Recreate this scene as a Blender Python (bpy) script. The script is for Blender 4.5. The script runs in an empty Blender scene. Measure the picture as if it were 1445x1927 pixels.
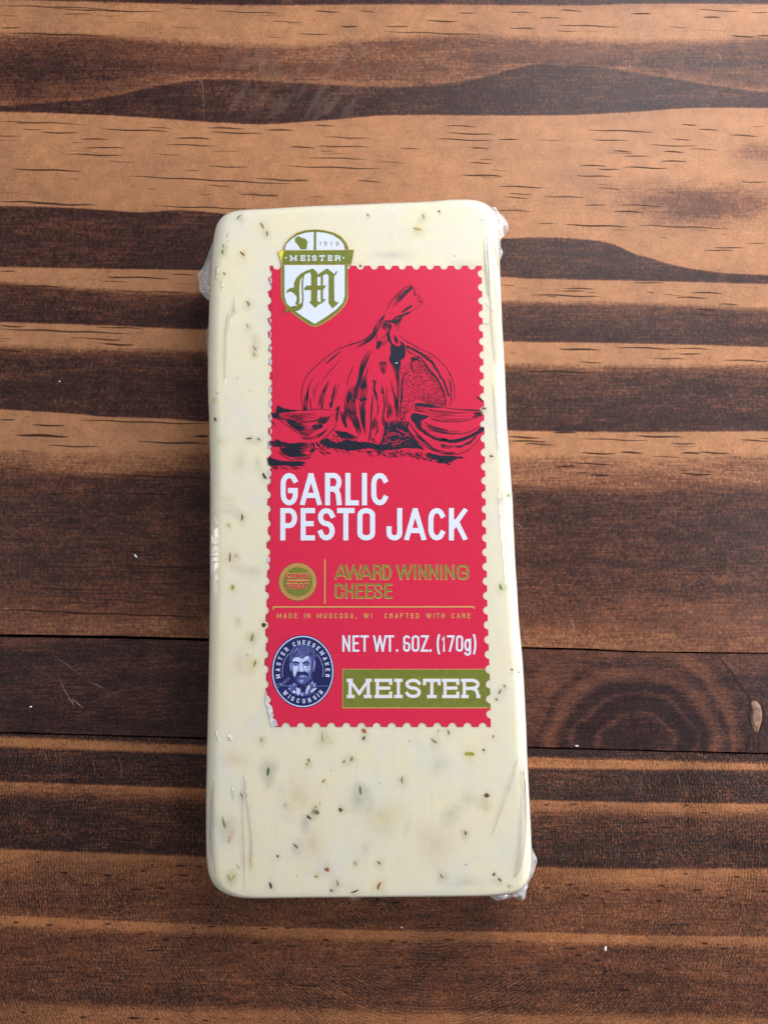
import bpy, math, random
from mathutils import Vector, noise
from mathutils.geometry import tessellate_polygon
R = math.radians
S = bpy.context.scene
S.unit_settings.system = 'METRIC'; S.unit_settings.scale_length = 0.01      # one unit is one centimetre
COL = S.collection

# ------------------------------------------------------------------ camera, world, lamps, exposure
W, H, F, PX, TILT = 1445.0, 1927.0, 1500.0, 0.012, R(4)
D = F * PX
cam = bpy.data.objects.new('camera', bpy.data.cameras.new('camera')); COL.objects.link(cam)
cam.location = (0, -D * math.sin(TILT), D * math.cos(TILT)); cam.rotation_euler = (TILT, 0, 0)
cam.data.sensor_fit = 'VERTICAL'; cam.data.sensor_height = 36; cam.data.lens = 36 * F / H
cam.data.clip_start = 0.1; cam.data.clip_end = 1000
S.camera = cam
wd = bpy.data.worlds.new('World'); S.world = wd; wd.use_nodes = True
wd.node_tree.nodes['Background'].inputs[0].default_value = (0.93, 0.96, 1.0, 1)
wd.node_tree.nodes['Background'].inputs[1].default_value = 0.21
def area(name, loc, size, power, col, target=(0, 0, 0), sy=None):
    l = bpy.data.lights.new(name, 'AREA'); l.energy = power; l.color = col; l.size = size
    if sy: l.shape = 'RECTANGLE'; l.size_y = sy
    o = bpy.data.objects.new(name, l); COL.objects.link(o); o.location = loc
    o.rotation_euler = (Vector(target) - Vector(loc)).to_track_quat('-Z', 'Y').to_euler()
area('window_light', (17, 27, 27), 20, 13800, (0.975, 0.98, 1.0))
area('side_window_light', (33, -1, 16), 16, 10800, (0.985, 0.985, 1.0))
area('room_light', (-30, -1, 17), 2.2, 1500, (1.0, 0.98, 0.96), sy=24)
S.view_settings.view_transform = 'Standard'; S.view_settings.look = 'None'
S.view_settings.exposure = 0.08; S.view_settings.gamma = 1

# ------------------------------------------------------------------ helpers
Cc, Ss = math.cos(TILT), math.sin(TILT)
CP = Vector(cam.location)
def at(x, y, z=0.0):
    """the point at height z seen at photo pixel x, y"""
    dx, dy, dz = (x - W / 2) / F, -(y - H / 2) / F, -1.0
    d = Vector((dx, dy * Cc - dz * Ss, dy * Ss + dz * Cc))
    t = (z - CP.z) / d.z
    return CP + d * t
def lerp(a, b, t): return a + (b - a) * t
def interp(pts, x):
    if x <= pts[0][0]: return pts[0][1]
    for (x0, y0), (x1, y1) in zip(pts, pts[1:]):
        if x <= x1: return y0 + (y1 - y0) * (x - x0) / (x1 - x0)
    return pts[-1][1]
def smooth_interp(pts, x):
    """cubic through the points, so band edges run without corners"""
    n = len(pts)
    if x <= pts[0][0]: return pts[0][1]
    if x >= pts[-1][0]: return pts[-1][1]
    for i in range(n - 1):
        if x <= pts[i + 1][0]:
            x0, y0 = pts[i]; x1, y1 = pts[i + 1]; h = x1 - x0; t = (x - x0) / h
            m0 = (y1 - pts[i - 1][1]) / (x1 - pts[i - 1][0]) if i > 0 else (y1 - y0) / h
            m1 = (pts[i + 2][1] - y0) / (pts[i + 2][0] - x0) if i + 2 < n else (y1 - y0) / h
            return (2*t**3-3*t*t+1)*y0 + (t**3-2*t*t+t)*h*m0 + (-2*t**3+3*t*t)*y1 + (t**3-t*t)*h*m1
def catmull(pts, n, closed=False):
    out = []; m = len(pts); segs = m if closed else m - 1
    for i in range(segs):
        p = [pts[(i + k) % m] if closed else pts[min(max(i + k, 0), m - 1)] for k in (-1, 0, 1, 2)]
        for j in range(n):
            t = j / n
            out.append(tuple(0.5 * (2*p[1][c] + (p[2][c]-p[0][c])*t + (2*p[0][c]-5*p[1][c]+4*p[2][c]-p[3][c])*t*t + (3*p[1][c]-p[0][c]-3*p[2][c]+p[3][c])*t**3) for c in range(len(pts[0]))))
    if not closed: out.append(tuple(pts[-1]))
    return out

class MB:
    def __init__(s): s.v, s.f, s.m, s.uv = [], [], [], {}
    def add(s, vs, fs, mi=0, uvs=None):
        b = len(s.v); s.v += [tuple(v) for v in vs]
        for f in fs: s.f.append(tuple(b + i for i in f)); s.m.append(mi)
        if uvs:
            for i, u in enumerate(uvs): s.uv[b + i] = u
    def build(s, name, mats, parent=None, smooth=False, **props):
        me = bpy.data.meshes.new(name); me.from_pydata(s.v, [], s.f)
        for m in (mats if isinstance(mats, (list, tuple)) else [mats]): me.materials.append(m)
        me.polygons.foreach_set('material_index', s.m)
        if smooth: me.polygons.foreach_set('use_smooth', [True] * len(s.f))
        if s.uv:
            ul = me.uv_layers.new(name='UVMap')
            for l in me.loops: ul.data[l.index].uv = s.uv.get(l.vertex_index, (0, 0))
        me.update(); o = bpy.data.objects.new(name, me); COL.objects.link(o)
        if parent: o.parent = parent
        for k, v in props.items(): o[k] = v
        return o

# ------------------------------------------------------------------ materials
def mat(name):
    m = bpy.data.materials.new(name); m.use_nodes = True
    nt = m.node_tree; b = nt.nodes['Principled BSDF']
    return m, nt, b
def nd(nt, t, **kw):
    n = nt.nodes.new(t)
    for k, v in kw.items(): setattr(n, k, v)
    return n
def L(nt, a, b): nt.links.new(a, b)
def setin(n, **kw):
    for k, v in kw.items(): n.inputs[k.replace('_', ' ')].default_value = v
def mapping(nt, scale, loc=(0, 0, 0), rot=(0, 0, 0)):
    tc = nd(nt, 'ShaderNodeTexCoord'); mp = nd(nt, 'ShaderNodeMapping')
    mp.inputs['Scale'].default_value = scale; mp.inputs['Location'].default_value = loc; mp.inputs['Rotation'].default_value = rot
    L(nt, tc.outputs['Object'], mp.inputs['Vector']); return mp.outputs['Vector']
def noi(nt, vec, scale=1, detail=2, rough=.5, dist=0):
    n = nd(nt, 'ShaderNodeTexNoise'); L(nt, vec, n.inputs['Vector'])
    setin(n, Scale=scale, Detail=detail, Roughness=rough, Distortion=dist); return n.outputs['Fac']
def math_(nt, op, a, b=None, c=None, clamp=False):
    n = nd(nt, 'ShaderNodeMath', operation=op); n.use_clamp = clamp
    for i, v in enumerate((a, b, c)):
        if v is None: continue
        if isinstance(v, (int, float)): n.inputs[i].default_value = v
        else: L(nt, v, n.inputs[i])
    return n.outputs[0]
def ramp(nt, fac, stops, ease='LINEAR'):
    n = nd(nt, 'ShaderNodeValToRGB'); cr = n.color_ramp; cr.interpolation = ease
    while len(cr.elements) < len(stops): cr.elements.new(0.5)
    for e, (p, c) in zip(cr.elements, stops): e.position = p; e.color = (c, c, c, 1) if isinstance(c, (int, float)) else (*c, 1)
    L(nt, fac, n.inputs[0]); return n.outputs[0]
def bump(nt, b, height, strength, dist=0.02):
    n = nd(nt, 'ShaderNodeBump'); n.inputs['Strength'].default_value = strength; n.inputs['Distance'].default_value = dist
    L(nt, height, n.inputs['Height']); L(nt, n.outputs[0], b.inputs['Normal'])
def flat(name, col, rough=.45, metal=0.0, var=0.06, spec=.5, bmp=0.0, emboss=None):
    m, nt, b = mat(name); v = mapping(nt, (1, 1, 1))
    f = noi(nt, v, 9, 4, .6)
    c1 = tuple(c * (1 - var) for c in col); c2 = tuple(min(1, c * (1 + var)) for c in col)
    L(nt, ramp(nt, f, [(.3, c1), (.7, c2)]), b.inputs['Base Color'])
    setin(b, Roughness=rough, Metallic=metal); b.inputs['Specular IOR Level'].default_value = spec
    if bmp: bump(nt, b, noi(nt, v, 55, 3, .6), bmp, .004)
    return m

def wood(name, light, mid, dark, iso, hatch, hatch_rot, hatch_amp, iso_amp, bump_s, arcs=False, rough=.42, kamp=3.6):
    m, nt, b = mat(name)
    at_ = nd(nt, 'ShaderNodeAttribute', attribute_name='grain')
    v = mapping(nt, (1, 1, 1))
    n1 = noi(nt, v, iso, 4, .65, .3)                                    # mottling
    n2 = noi(nt, mapping(nt, hatch, rot=(0, 0, hatch_rot)), 1, 3, .6, .6)   # hatched plane marks
    n3 = noi(nt, mapping(nt, (.35, 2.2, 1)), 1, 4, .6, .4)              # slow streaks along the grain
    n4 = noi(nt, mapping(nt, (1.5, 26, 1)), 1, 3, .6, .5)              # fibre
    nL = noi(nt, v, .7, 3, .5)
    C_ = lambda n, a: math_(nt, 'MULTIPLY', math_(nt, 'SUBTRACT', n, .5), a)
    N = math_(nt, 'ADD', C_(n1, iso_amp), C_(n2, hatch_amp)); N = math_(nt, 'ADD', N, C_(n3, .70)); N = math_(nt, 'ADD', N, C_(n4, .85))
    hb = math_(nt, 'ADD', n1, n2)
    if arcs:
        w = nd(nt, 'ShaderNodeTexWave', wave_type='RINGS', rings_direction='Z')
        L(nt, mapping(nt, (1, 1, 0), loc=(-1.0, 7.2, 0)), w.inputs['Vector'])
        setin(w, Scale=4.6, Distortion=9.0, Detail=4.0); w.inputs['Detail Scale'].default_value = 2.6; w.inputs['Detail Roughness'].default_value = .65
        patch = ramp(nt, noi(nt, v, .8, 3), [(.40, 0.10), (.62, 1.0)])
        wv = math_(nt, 'MULTIPLY', math_(nt, 'SUBTRACT', w.outputs['Fac'], .5), patch)
        N = math_(nt, 'MULTIPLY_ADD', wv, .45, N)
        hb = math_(nt, 'MULTIPLY_ADD', wv, .9, hb)
    d = math_(nt, 'MULTIPLY_ADD', N, math_(nt, 'MULTIPLY_ADD', at_.outputs['Fac'], .8, .30), at_.outputs['Fac'])
    d = math_(nt, 'MULTIPLY', d, .74, clamp=True)
    c = ramp(nt, d, [(0, light), (.16, tuple(lerp(a, q, .25) for a, q in zip(light, mid))), (.40, mid), (.70, dark), (1, tuple(q * .55 for q in dark))])
    mx = nd(nt, 'ShaderNodeMix', data_type='RGBA', blend_type='MULTIPLY'); mx.inputs[0].default_value = 1
    L(nt, c, mx.inputs[6]); L(nt, ramp(nt, nL, [(.3, (.80, .80, .84)), (.7, (1.0, .98, .95))]), mx.inputs[7])
    n5 = noi(nt, mapping(nt, (1, .8, 1), loc=(3, 1, 0), rot=(0, 0, hatch_rot)), iso * 1.25, 5, .78, .8)
    n6 = noi(nt, mapping(nt, (1, 1, 1), loc=(7, 2, 0)), 3.0, 4, .6, .4)
    pt = ramp(nt, noi(nt, mapping(nt, (.5, 1.1, 1), loc=(5, 9, 0)), 1.3, 3, .6, .5), [(.35, .35), (.65, 1.35)])
    n5c = math_(nt, 'MULTIPLY', math_(nt, 'SUBTRACT', n5, .5), pt)
    k = math_(nt, 'MULTIPLY', n5c, math_(nt, 'MULTIPLY_ADD', d, kamp, kamp * .3))
    k = math_(nt, 'MULTIPLY_ADD', math_(nt, 'SUBTRACT', n6, .5), math_(nt, 'MULTIPLY_ADD', d, 1.6, .55), k)
    k = math_(nt, 'MAXIMUM', math_(nt, 'ADD', k, 1.0), .15)
    vm = nd(nt, 'ShaderNodeVectorMath', operation='SCALE'); L(nt, mx.outputs[2], vm.inputs[0]); L(nt, k, vm.inputs['Scale'])
    L(nt, vm.outputs[0], b.inputs['Base Color'])
    L(nt, ramp(nt, n5, [(.3, rough - .06), (.7, rough + .16)]), b.inputs['Roughness'])
    b.inputs['Specular IOR Level'].default_value = .27
    bump(nt, b, hb, bump_s, .012)
    return m
LIGHT, MID, DARK = (.485, .228, .108), (.175, .064, .033), (.048, .0182, .0155)
wood_upper = wood('stained_wood_upper', LIGHT, MID, DARK, 15, (16, 9, 1), R(28), .85, .8, .38, kamp=3.2)
wood_middle = wood('stained_wood_middle', (.38, .17, .085), (.135, .050, .030), (.033, .0132, .0135), 17, (11, 26, 1), R(-35), .8, .8, .25, kamp=3.2)
wood_lower = wood('stained_wood_lower', (.50, .205, .080), (.185, .064, .029), (.030, .0112, .0098), 18, (30, 9, 1), R(8), 1.0, 1.2, 1.5, True, .34, kamp=4.6)

def soft_ink(name, col, strength=1.0, mode='across', rough=.6):
    """alpha fades to the edge of the piece: across = along uv.y, round = from the centre"""
    m, nt, b = mat(name); tc = nd(nt, 'ShaderNodeTexCoord'); sp = nd(nt, 'ShaderNodeSeparateXYZ'); L(nt, tc.outputs['UV'], sp.inputs[0])
    if mode == 'across':
        a = math_(nt, 'SUBTRACT', 1.0, math_(nt, 'ABSOLUTE', sp.outputs['Y']))
        a = math_(nt, 'MULTIPLY', a, 1.8, clamp=True)
        a = math_(nt, 'MULTIPLY', a, math_(nt, 'MULTIPLY', sp.outputs['X'], strength))
    else:
        r = nd(nt, 'ShaderNodeVectorMath', operation='LENGTH'); L(nt, tc.outputs['UV'], r.inputs[0])
        a = math_(nt, 'SUBTRACT', 1.0, r.outputs['Value'], clamp=True)
        a = math_(nt, 'POWER', a, 1.6); a = math_(nt, 'MULTIPLY', a, strength)
    L(nt, math_(nt, 'MINIMUM', a, 1.0), b.inputs['Alpha'])
    n = noi(nt, mapping(nt, (3, 12, 1)), 2, 2)
    L(nt, ramp(nt, n, [(.3, tuple(c * .8 for c in col)), (.7, tuple(min(1, c * 1.2) for c in col))]), b.inputs['Base Color'])
    setin(b, Roughness=rough); b.inputs['Specular IOR Level'].default_value = .2
    return m
pore_ink = soft_ink('open_pore', (.035, .014, .010), .85)
pale_scratch_sheen = soft_ink('pale_scratch_sheen', (.45, .30, .24), .55)  # for the scratches, and for the sheen painted on the upper plank

def cheese_mat():
    m, nt, b = mat('pepper_jack_cheese'); v = mapping(nt, (1, 1, 1))
    f = noi(nt, v, .9, 4, .55, .4); g = noi(nt, v, 3.2, 3, .5); st = noi(nt, mapping(nt, (22, .8, 1)), 1, 2)
    c = ramp(nt, f, [(.28, (.86, .825, .73)), (.45, (.90, .85, .675)), (.60, (.92, .855, .64)), (.75, (.92, .845, .665))])
    mx = nd(nt, 'ShaderNodeMix', data_type='RGBA', blend_type='MULTIPLY'); mx.inputs[0].default_value = 1
    L(nt, c, mx.inputs[6]); L(nt, ramp(nt, g, [(.25, (.965, .965, .965)), (.5, (1, 1, 1)), (.8, (1, .985, .95))]), mx.inputs[7])
    L(nt, mx.outputs[2], b.inputs['Base Color'])
    setin(b, Roughness=.5); b.inputs['Subsurface Weight'].default_value = .25
    b.inputs['Subsurface Radius'].default_value = (1, .8, .5); b.inputs['Subsurface Scale'].default_value = .28
    bump(nt, b, math_(nt, 'MULTIPLY_ADD', st, .5, g), .12, .03)
    return m
cheese = cheese_mat()
def film_mat(name, milk, gloss, wr=.12, stretch=(5, .7, 1), bs=.5, haze=.45):
    m, nt, b = mat(name); nt.nodes.remove(b); out = nt.nodes['Material Output']
    tr = nd(nt, 'ShaderNodeBsdfTransparent'); gl = nd(nt, 'ShaderNodeBsdfGlossy'); df = nd(nt, 'ShaderNodeBsdfDiffuse')
    gl.inputs['Roughness'].default_value = wr; df.inputs[0].default_value = (.90, .91, .94, 1)
    fr = nd(nt, 'ShaderNodeLayerWeight'); fr.inputs[0].default_value = .5
    bp = nd(nt, 'ShaderNodeBump'); bp.inputs['Strength'].default_value = bs; bp.inputs['Distance'].default_value = .05
    h = noi(nt, mapping(nt, stretch), 1, 3, .5, .7)
    h2 = noi(nt, mapping(nt, (1, 1, 1)), 2.2, 2, .5, 1.0)
    L(nt, math_(nt, 'ADD', h, h2), bp.inputs['Height'])
    for n in (fr, gl, df): L(nt, bp.outputs[0], n.inputs['Normal'])
    m1 = nd(nt, 'ShaderNodeMixShader'); L(nt, math_(nt, 'MULTIPLY_ADD', math_(nt, 'POWER', fr.outputs['Facing'], 2.2), haze, milk, clamp=True), m1.inputs[0])
    L(nt, tr.outputs[0], m1.inputs[1]); L(nt, df.outputs[0], m1.inputs[2])
    m2 = nd(nt, 'ShaderNodeMixShader'); L(nt, math_(nt, 'MULTIPLY', math_(nt, 'MULTIPLY_ADD', math_(nt, 'POWER', fr.outputs['Facing'], 5.0), .9, .045), gloss, clamp=True), m2.inputs[0])
    L(nt, m1.outputs[0], m2.inputs[1]); L(nt, gl.outputs[0], m2.inputs[2]); L(nt, m2.outputs[0], out.inputs[0])
    return m
film = film_mat('clear_film', .0, 1.5, .10, (4, .5, 1), .28, .5)
film_fold = film_mat('folded_film', .42, 1.6, .14, (3, 3, 1), .8)
film_line = film_mat('creased_film', .02, 4.2, .16, (6, 1, 1), .3, .03)

paper_red = flat('red_label_paper', (.66, .021, .068), .30, var=.05, bmp=.10)
ink_navy = flat('navy_ink', (.010, .0105, .028), .4, var=.15)
ink_white = flat('white_ink', (.70, .76, .88), .45, var=.02)
gold = flat('olive_gold_foil', (.225, .255, .045), .34, .3, .12, bmp=.25)
gold_edge = flat('raised_gold_edge', (.72, .42, .14), .4, .2, .06)
gold_bright = flat('bright_gold_foil', (.95, .80, .08), .3, .2, .05)
torn_foil_glint = flat('torn_foil_and_painted_glint', (.84, .84, .92), .25, .3, .30, bmp=.9)  # torn corner of the label, and the highlights painted on its left teeth
seal_navy = flat('seal_navy_ink', (.012, .014, .10), .42, var=.1)
seal_mid = flat('seal_middle_blue', (.065, .08, .27), .42, var=.25)
seal_soft = flat('seal_soft_blue', (.24, .29, .62), .42, var=.2)
seal_pale = flat('seal_pale_blue', (.55, .63, .90), .42, var=.08)

# ------------------------------------------------------------------ tabletop: three planks side by side
def build_plank(name, mtl, curves, top, bot, blobs=(), func=None, label=None, x0=-260, x1=1700, dx=14, maxrow=9):
    """curves: (edge polyline, grain value); rows of the mesh run along the edges of the dark and light bands"""
    xs = [x0 + (x1 - x0) * i / int((x1 - x0) / dx) for i in range(int((x1 - x0) / dx) + 1)]
    nsub = []
    for (a, _), (b, _) in zip(curves, curves[1:]):
        gap = max(smooth_interp(b, x) - smooth_interp(a, x) for x in (0, 400, 800, 1200, 1445))
        nsub.append(max(1, int(math.ceil(gap / maxrow))))
    rows = sum(nsub) + 1
    mb = MB(); gv = []
    for x in xs:
        ys = [smooth_interp(c, x) for c, _ in curves]; ys = [max(y, ys[i - 1] + .3) if i else y for i, y in enumerate(ys)]
        for i in range(1, len(ys)):
            if ys[i] <= ys[i - 1]: ys[i] = ys[i - 1] + .3
        vs = []; gs = []
        for i, n in enumerate(nsub):
            for k in range(n):
                t = k / n; vs.append(lerp(ys[i], ys[i + 1], t)); gs.append(lerp(curves[i][1], curves[i + 1][1], t))
        vs.append(ys[-1]); gs.append(curves[-1][1])
        for y, g in zip(vs, gs):
            for (bx, by, rx, ry, a) in blobs:
                g += a * math.exp(-((x - bx) / rx) ** 2 - ((y - by) / ry) ** 2)
            if func: g = func(x, y)
            p = at(x, y, 0); mb.v.append((p.x, p.y, 0)); gv.append(g)
    for i in range(len(xs) - 1):
        for j in range(rows - 1):
            a = i * rows + j; mb.f.append((a, a + 1, a + rows + 1, a + rows)); mb.m.append(0)
    # eased long edges and the sides down to the underside
    for j, sgn in ((0, 1), (rows - 1, -1)):
        b0 = len(mb.v)
        for i in range(len(xs)):
            v = mb.v[i * rows + j]; g = gv[i * rows + j]
            w = .003 + .014 * abs(noise.noise(Vector((xs[i] * .012, j, 3.1))))
            mb.v[i * rows + j] = (v[0], v[1] - sgn * .007 - sgn * w, v[2])
            mb.v += [(v[0], v[1] - sgn * w, -.014), (v[0], v[1], -1.8)]; gv += [min(1, g + .3), 1.0]
        for i in range(len(xs) - 1):
            a, b, c, d = i * rows + j, b0 + 2 * i, b0 + 2 * i + 2, (i + 1) * rows + j
            for q in ((a, b, c, d), (b, b + 1, c + 1, c)):
                mb.f.append(q if sgn < 0 else q[::-1]); mb.m.append(0)
    o = mb.build(name, mtl)
    at_ = o.data.attributes.new('grain', 'FLOAT', 'POINT'); at_.data.foreach_set('value', gv)
    return o
def cv(*p): return list(p)
JA = cv((-260, 1187), (0, 1194), (200, 1197), (395, 1202), (975, 1218), (1100, 1221), (1200, 1226), (1445, 1229), (1700, 1235))
JB = cv((-260, 1370), (0, 1378), (390, 1389), (990, 1406), (1445, 1418), (1700, 1424))
def shift(c, d): return [(x, y + d) for x, y in c]
c1 = cv((-260, -2), (0, 0), (200, 4), (400, 9), (550, 10), (722, 8), (1100, 10), (1200, 7), (1445, 8), (1700, 9))
c2 = cv((-260, 52), (0, 56), (200, 62), (400, 76), (550, 76), (722, 66), (900, 60), (1100, 68), (1300, 70), (1445, 64), (1700, 66))
c4 = cv((-260, 205), (0, 200), (100, 193), (200, 184), (280, 166), (385, 151), (575, 158), (722, 165), (822, 160), (900, 149), (950, 135), (1000, 122), (1040, 118), (1100, 122), (1200, 138), (1300, 155), (1400, 170), (1445, 175), (1700, 190))
c5 = cv((-260, 206), (0, 210), (100, 213), (200, 217), (300, 223), (400, 230), (500, 234), (560, 230), (640, 224), (722, 217), (900, 217), (1050, 217), (1130, 214), (1200, 210), (1300, 203), (1445, 203), (1700, 200))
c6 = cv((-260, 385), (0, 388), (100, 390), (200, 396), (265, 400), (330, 396), (400, 400), (600, 425), (945, 449), (1000, 447), (1060, 448), (1120, 453), (1160, 462), (1190, 477), (1220, 485), (1270, 500), (1350, 513), (1445, 518), (1700, 527))
c7 = cv((-260, 497), (0, 502), (180, 505), (420, 509), (945, 521), (1000, 524), (1200, 528), (1445, 534), (1700, 540))
c8 = cv((-260, 521), (0, 527), (200, 541), (420, 549), (945, 562), (1200, 566), (1445, 576), (1700, 584))
c9 = cv((-260, 596), (0, 606), (200, 612), (300, 617), (420, 621), (950, 642), (1200, 646), (1445, 653), (1700, 660))
c10 = cv((-260, 640), (0, 645), (200, 651), (420, 657), (950, 679), (1200, 683), (1445, 684), (1700, 690))
c11 = cv((-260, 757), (0, 770), (150, 779), (200, 784), (300, 787), (420, 795), (955, 810), (1200, 813), (1445, 811), (1700, 812))
c12 = cv((-260, 835), (0, 840), (200, 848), (400, 840), (955, 851), (1200, 856), (1445, 848), (1700, 850))
c13 = cv((-260, 865), (0, 872), (200, 886), (400, 880), (955, 908), (1200, 918), (1445, 905), (1700, 900))
upper_curves = [(shift(c1, -230), .5), (shift(c1, -120), .2), (shift(c1, -60), .8), (shift(c1, -3), .98), (shift(c1, 1.5), .20), (shift(c1, 14), .10), (c2, .16),
    (shift(c2, 16), .62), (shift(c2, 55), .80), (shift(c4, -14), .62), (shift(c4, -3), .48), (shift(c4, 2), .96), (shift(c5, -2), .99), (shift(c5, 1.5), .12),
    (shift(c5, 30), .06), (shift(c6, -60), .08), (shift(c6, -2), .14), (shift(c6, 2), .93), (shift(c7, -30), .93), (shift(c7, -2), .99), (shift(c7, 2), .14), (c8, .12),
    (shift(c8, 13), .78), (shift(c8, 35), .92), (shift(c9, -2), .96), (shift(c9, 2), .12), (c10, .14), (shift(c10, 12), .62), (shift(c10, 30), .9), (shift(c11, -2), 1.0),
    (shift(c11, 2), .14), (c12, .14), (shift(c12, 12), .36), (c13, .52), (shift(c13, 16), .88), (shift(c13, 120), .93), (shift(JA, -110), .90), (shift(JA, -60), .72), (shift(JA, -22), .52), (JA, .52)]
blobs_u = [(1330, 385, 150, 38, .58), (1420, 285, 60, 20, .42), (1180, 350, 70, 18, .12), (60, 150, 130, 40, .20), (600, 120, 150, 45, -.22), (1000, 100, 200, 18, -.14), (1330, 110, 130, 30, .10), (820, 120, 80, 30, -.2),
    (370, 175, 12, 28, -.10), (500, 180, 30, 18, -.16), (660, 190, 25, 16, -.12), (100, 890, 140, 14, -.22), (60, 1050, 200, 60, -.06), (1230, 1080, 200, 70, -.08), (1350, 1150, 200, 40, -.10), (660, 560, 500, 400, .0)]
tabletop = bpy.data.objects.new('tabletop', None); COL.objects.link(tabletop)
tabletop['kind'] = 'structure'; tabletop['label'] = 'dark stained striped wooden tabletop under the wrapped cheese'
tabletop['category'] = 'tabletop'
def child(o, p, label=None):
    o.parent = p
    if label: o['label'] = label
    return o
pl_a = child(build_plank('plank', wood_upper, upper_curves, None, JA, blobs_u), tabletop, 'widest plank with broad tan and dark brown bands')
# middle plank with the knot
def kn(x, y):
    w = noise.noise(Vector((x * .012, y * .02, 1.3))) * 20
    dx, dy = (x - 1200) / (1.16 if x < 1200 else 1.02), (y - 1405)
    r = math.hypot(dx, dy) + w * .5
    r += 9 * noise.noise(Vector((math.atan2(dy, dx) * 1.6, r * .012, 4.0))); inner = [(0, 1.12), (50, 1.02), (60, .92), (66, .70), (71, .94), (76, 1.14), (96, 1.12), (101, .84), (105, .74), (110, .98), (120, 1.02), (130, .72), (142, .58), (152, .74), (168, 1.0)]
    right = [(165, .9), (170, .84), (176, .58), (188, .62), (200, .9), (230, .8)]
    left = [(165, .70), (200, .66), (240, .72)]
    if r < 165: g = interp(inner, r)
    else:
        t = min(1, max(0, (x - 1150) / 120)); g = lerp(interp(left, r), interp(right, r), t)
    t = min(1, max(0, (x - 900) / 130)); base = .93 - .12 * math.exp(-((y - 1205) / 18) ** 2) + w * .004
    g = lerp(base, g, t)
    if x > 1380: g = lerp(g, .93, min(1, (x - 1380) / 25)) if y > 1290 else g
    return g
pl_b = child(build_plank('plank', wood_middle, [([(x, y + (4.0 if x < 450 else 2.2 if x < 1150 else 1.2)) for x, y in JA], 1), (shift(JB, -.2), 1)], JA, JB, func=kn, dx=5, maxrow=4), tabletop, 'narrow middle plank with a dark round knot at its lower right')
k1 = cv((-260, 1463), (0, 1470), (390, 1483), (990, 1504), (1200, 1509), (1445, 1512), (1700, 1516))
k2 = cv((-260, 1587), (0, 1596), (390, 1611), (1000, 1630), (1200, 1634), (1445, 1633), (1700, 1636))
k3 = cv((-260, 1715), (0, 1723), (390, 1740), (722, 1751), (1000, 1754), (1200, 1760), (1445, 1763), (1700, 1766))
k4 = cv((-260, 1880), (0, 1887), (390, 1901), (722, 1905), (1200, 1912), (1445, 1916), (1700, 1920))
s0 = cv((-260, 1378), (0, 1385), (390, 1402), (990, 1423), (1445, 1436), (1700, 1444))
s1 = cv((-260, 1396), (0, 1405), (390, 1420), (990, 1445), (1445, 1450), (1700, 1455))
lower_curves = [(shift(JB, 1.6), .95), (shift(s0, -3), .93), (shift(s0, 4), .20), (shift(s1, -3), .18), (shift(s1, 3), .88), (shift(k1, -2), .97), (shift(k1, 3), .24), (shift(k1, 16), .40), (shift(k1, 34), .84),
    (shift(k2, -30), .93), (shift(k2, -2), .96), (shift(k2, 4), .26), (shift(k2, 20), .38), (shift(k2, 50), .56), (shift(k3, -20), .66), (shift(k3, -2), .62), (shift(k3, 2), .24), (shift(k3, 13), .28), (shift(k3, 26), .62),
    (shift(k3, 90), .68), (shift(k4, -10), .66), (shift(k4, 6), .30), (shift(k4, 50), .38), (shift(k4, 120), .7), (shift(k4, 300), .6)]
blobs_l = [(700, 1410, 330, 30, .35), (60, 1640, 200, 30, -.08), (1150, 1650, 200, 30, -.06), (1200, 1560, 300, 30, -.10), (300, 1880, 300, 20, .06)]
pl_c = child(build_plank('plank', wood_lower, lower_curves, JB, None, blobs_l), tabletop, 'lower plank with thin tan streaks and fine planing marks')
under = MB(); under.add([(-13, -15, -1.8), (13, -15, -1.8), (13, 15, -1.8), (-13, 15, -1.8)], [(0, 1, 2, 3)])
under.build('underside_board', flat('raw_underside', (.02, .012, .01), .8), tabletop)

# open pores, scratches and a painted sheen smear: thin soft slivers lying on the wood
random.seed(7)
def sliver(mb, pts, w, z, a=1.0, taper=True):
    n = len(pts); P = [at(x, y, z) for x, y in pts]; vs = []; uv = []
    for i, p in enumerate(P):
        q0, q1 = P[max(0, i - 1)], P[min(n - 1, i + 1)]; d = (q1 - q0).normalized(); nn = Vector((-d.y, d.x, 0))
        t = i / (n - 1); ww = w * PX * .5 * ((.15 + math.sin(math.pi * t) ** .7) if taper else 1)
        for s in (1, 0, -1): vs.append(p + nn * ww * s); uv.append((a, float(s)))
    fs = []
    for i in range(n - 1):
        for k in (0, 1): fs.append((i * 3 + k, i * 3 + k + 1, i * 3 + k + 4, i * 3 + k + 3))
    mb.add(vs, fs, 0, uv)
def streak(mb, x, y, ln, w, slope=.03, a=1.0):
    n = max(3, int(ln / 14) + 2); k = random.uniform(-.5, .5)
    pts = [(x + ln * i / n, y + slope * ln * i / n + math.sin(i * .9 + k * 6) * .7) for i in range(n + 1)]
    sliver(mb, pts, w, .004 + random.random() * .003, a)
mu = MB()
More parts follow.
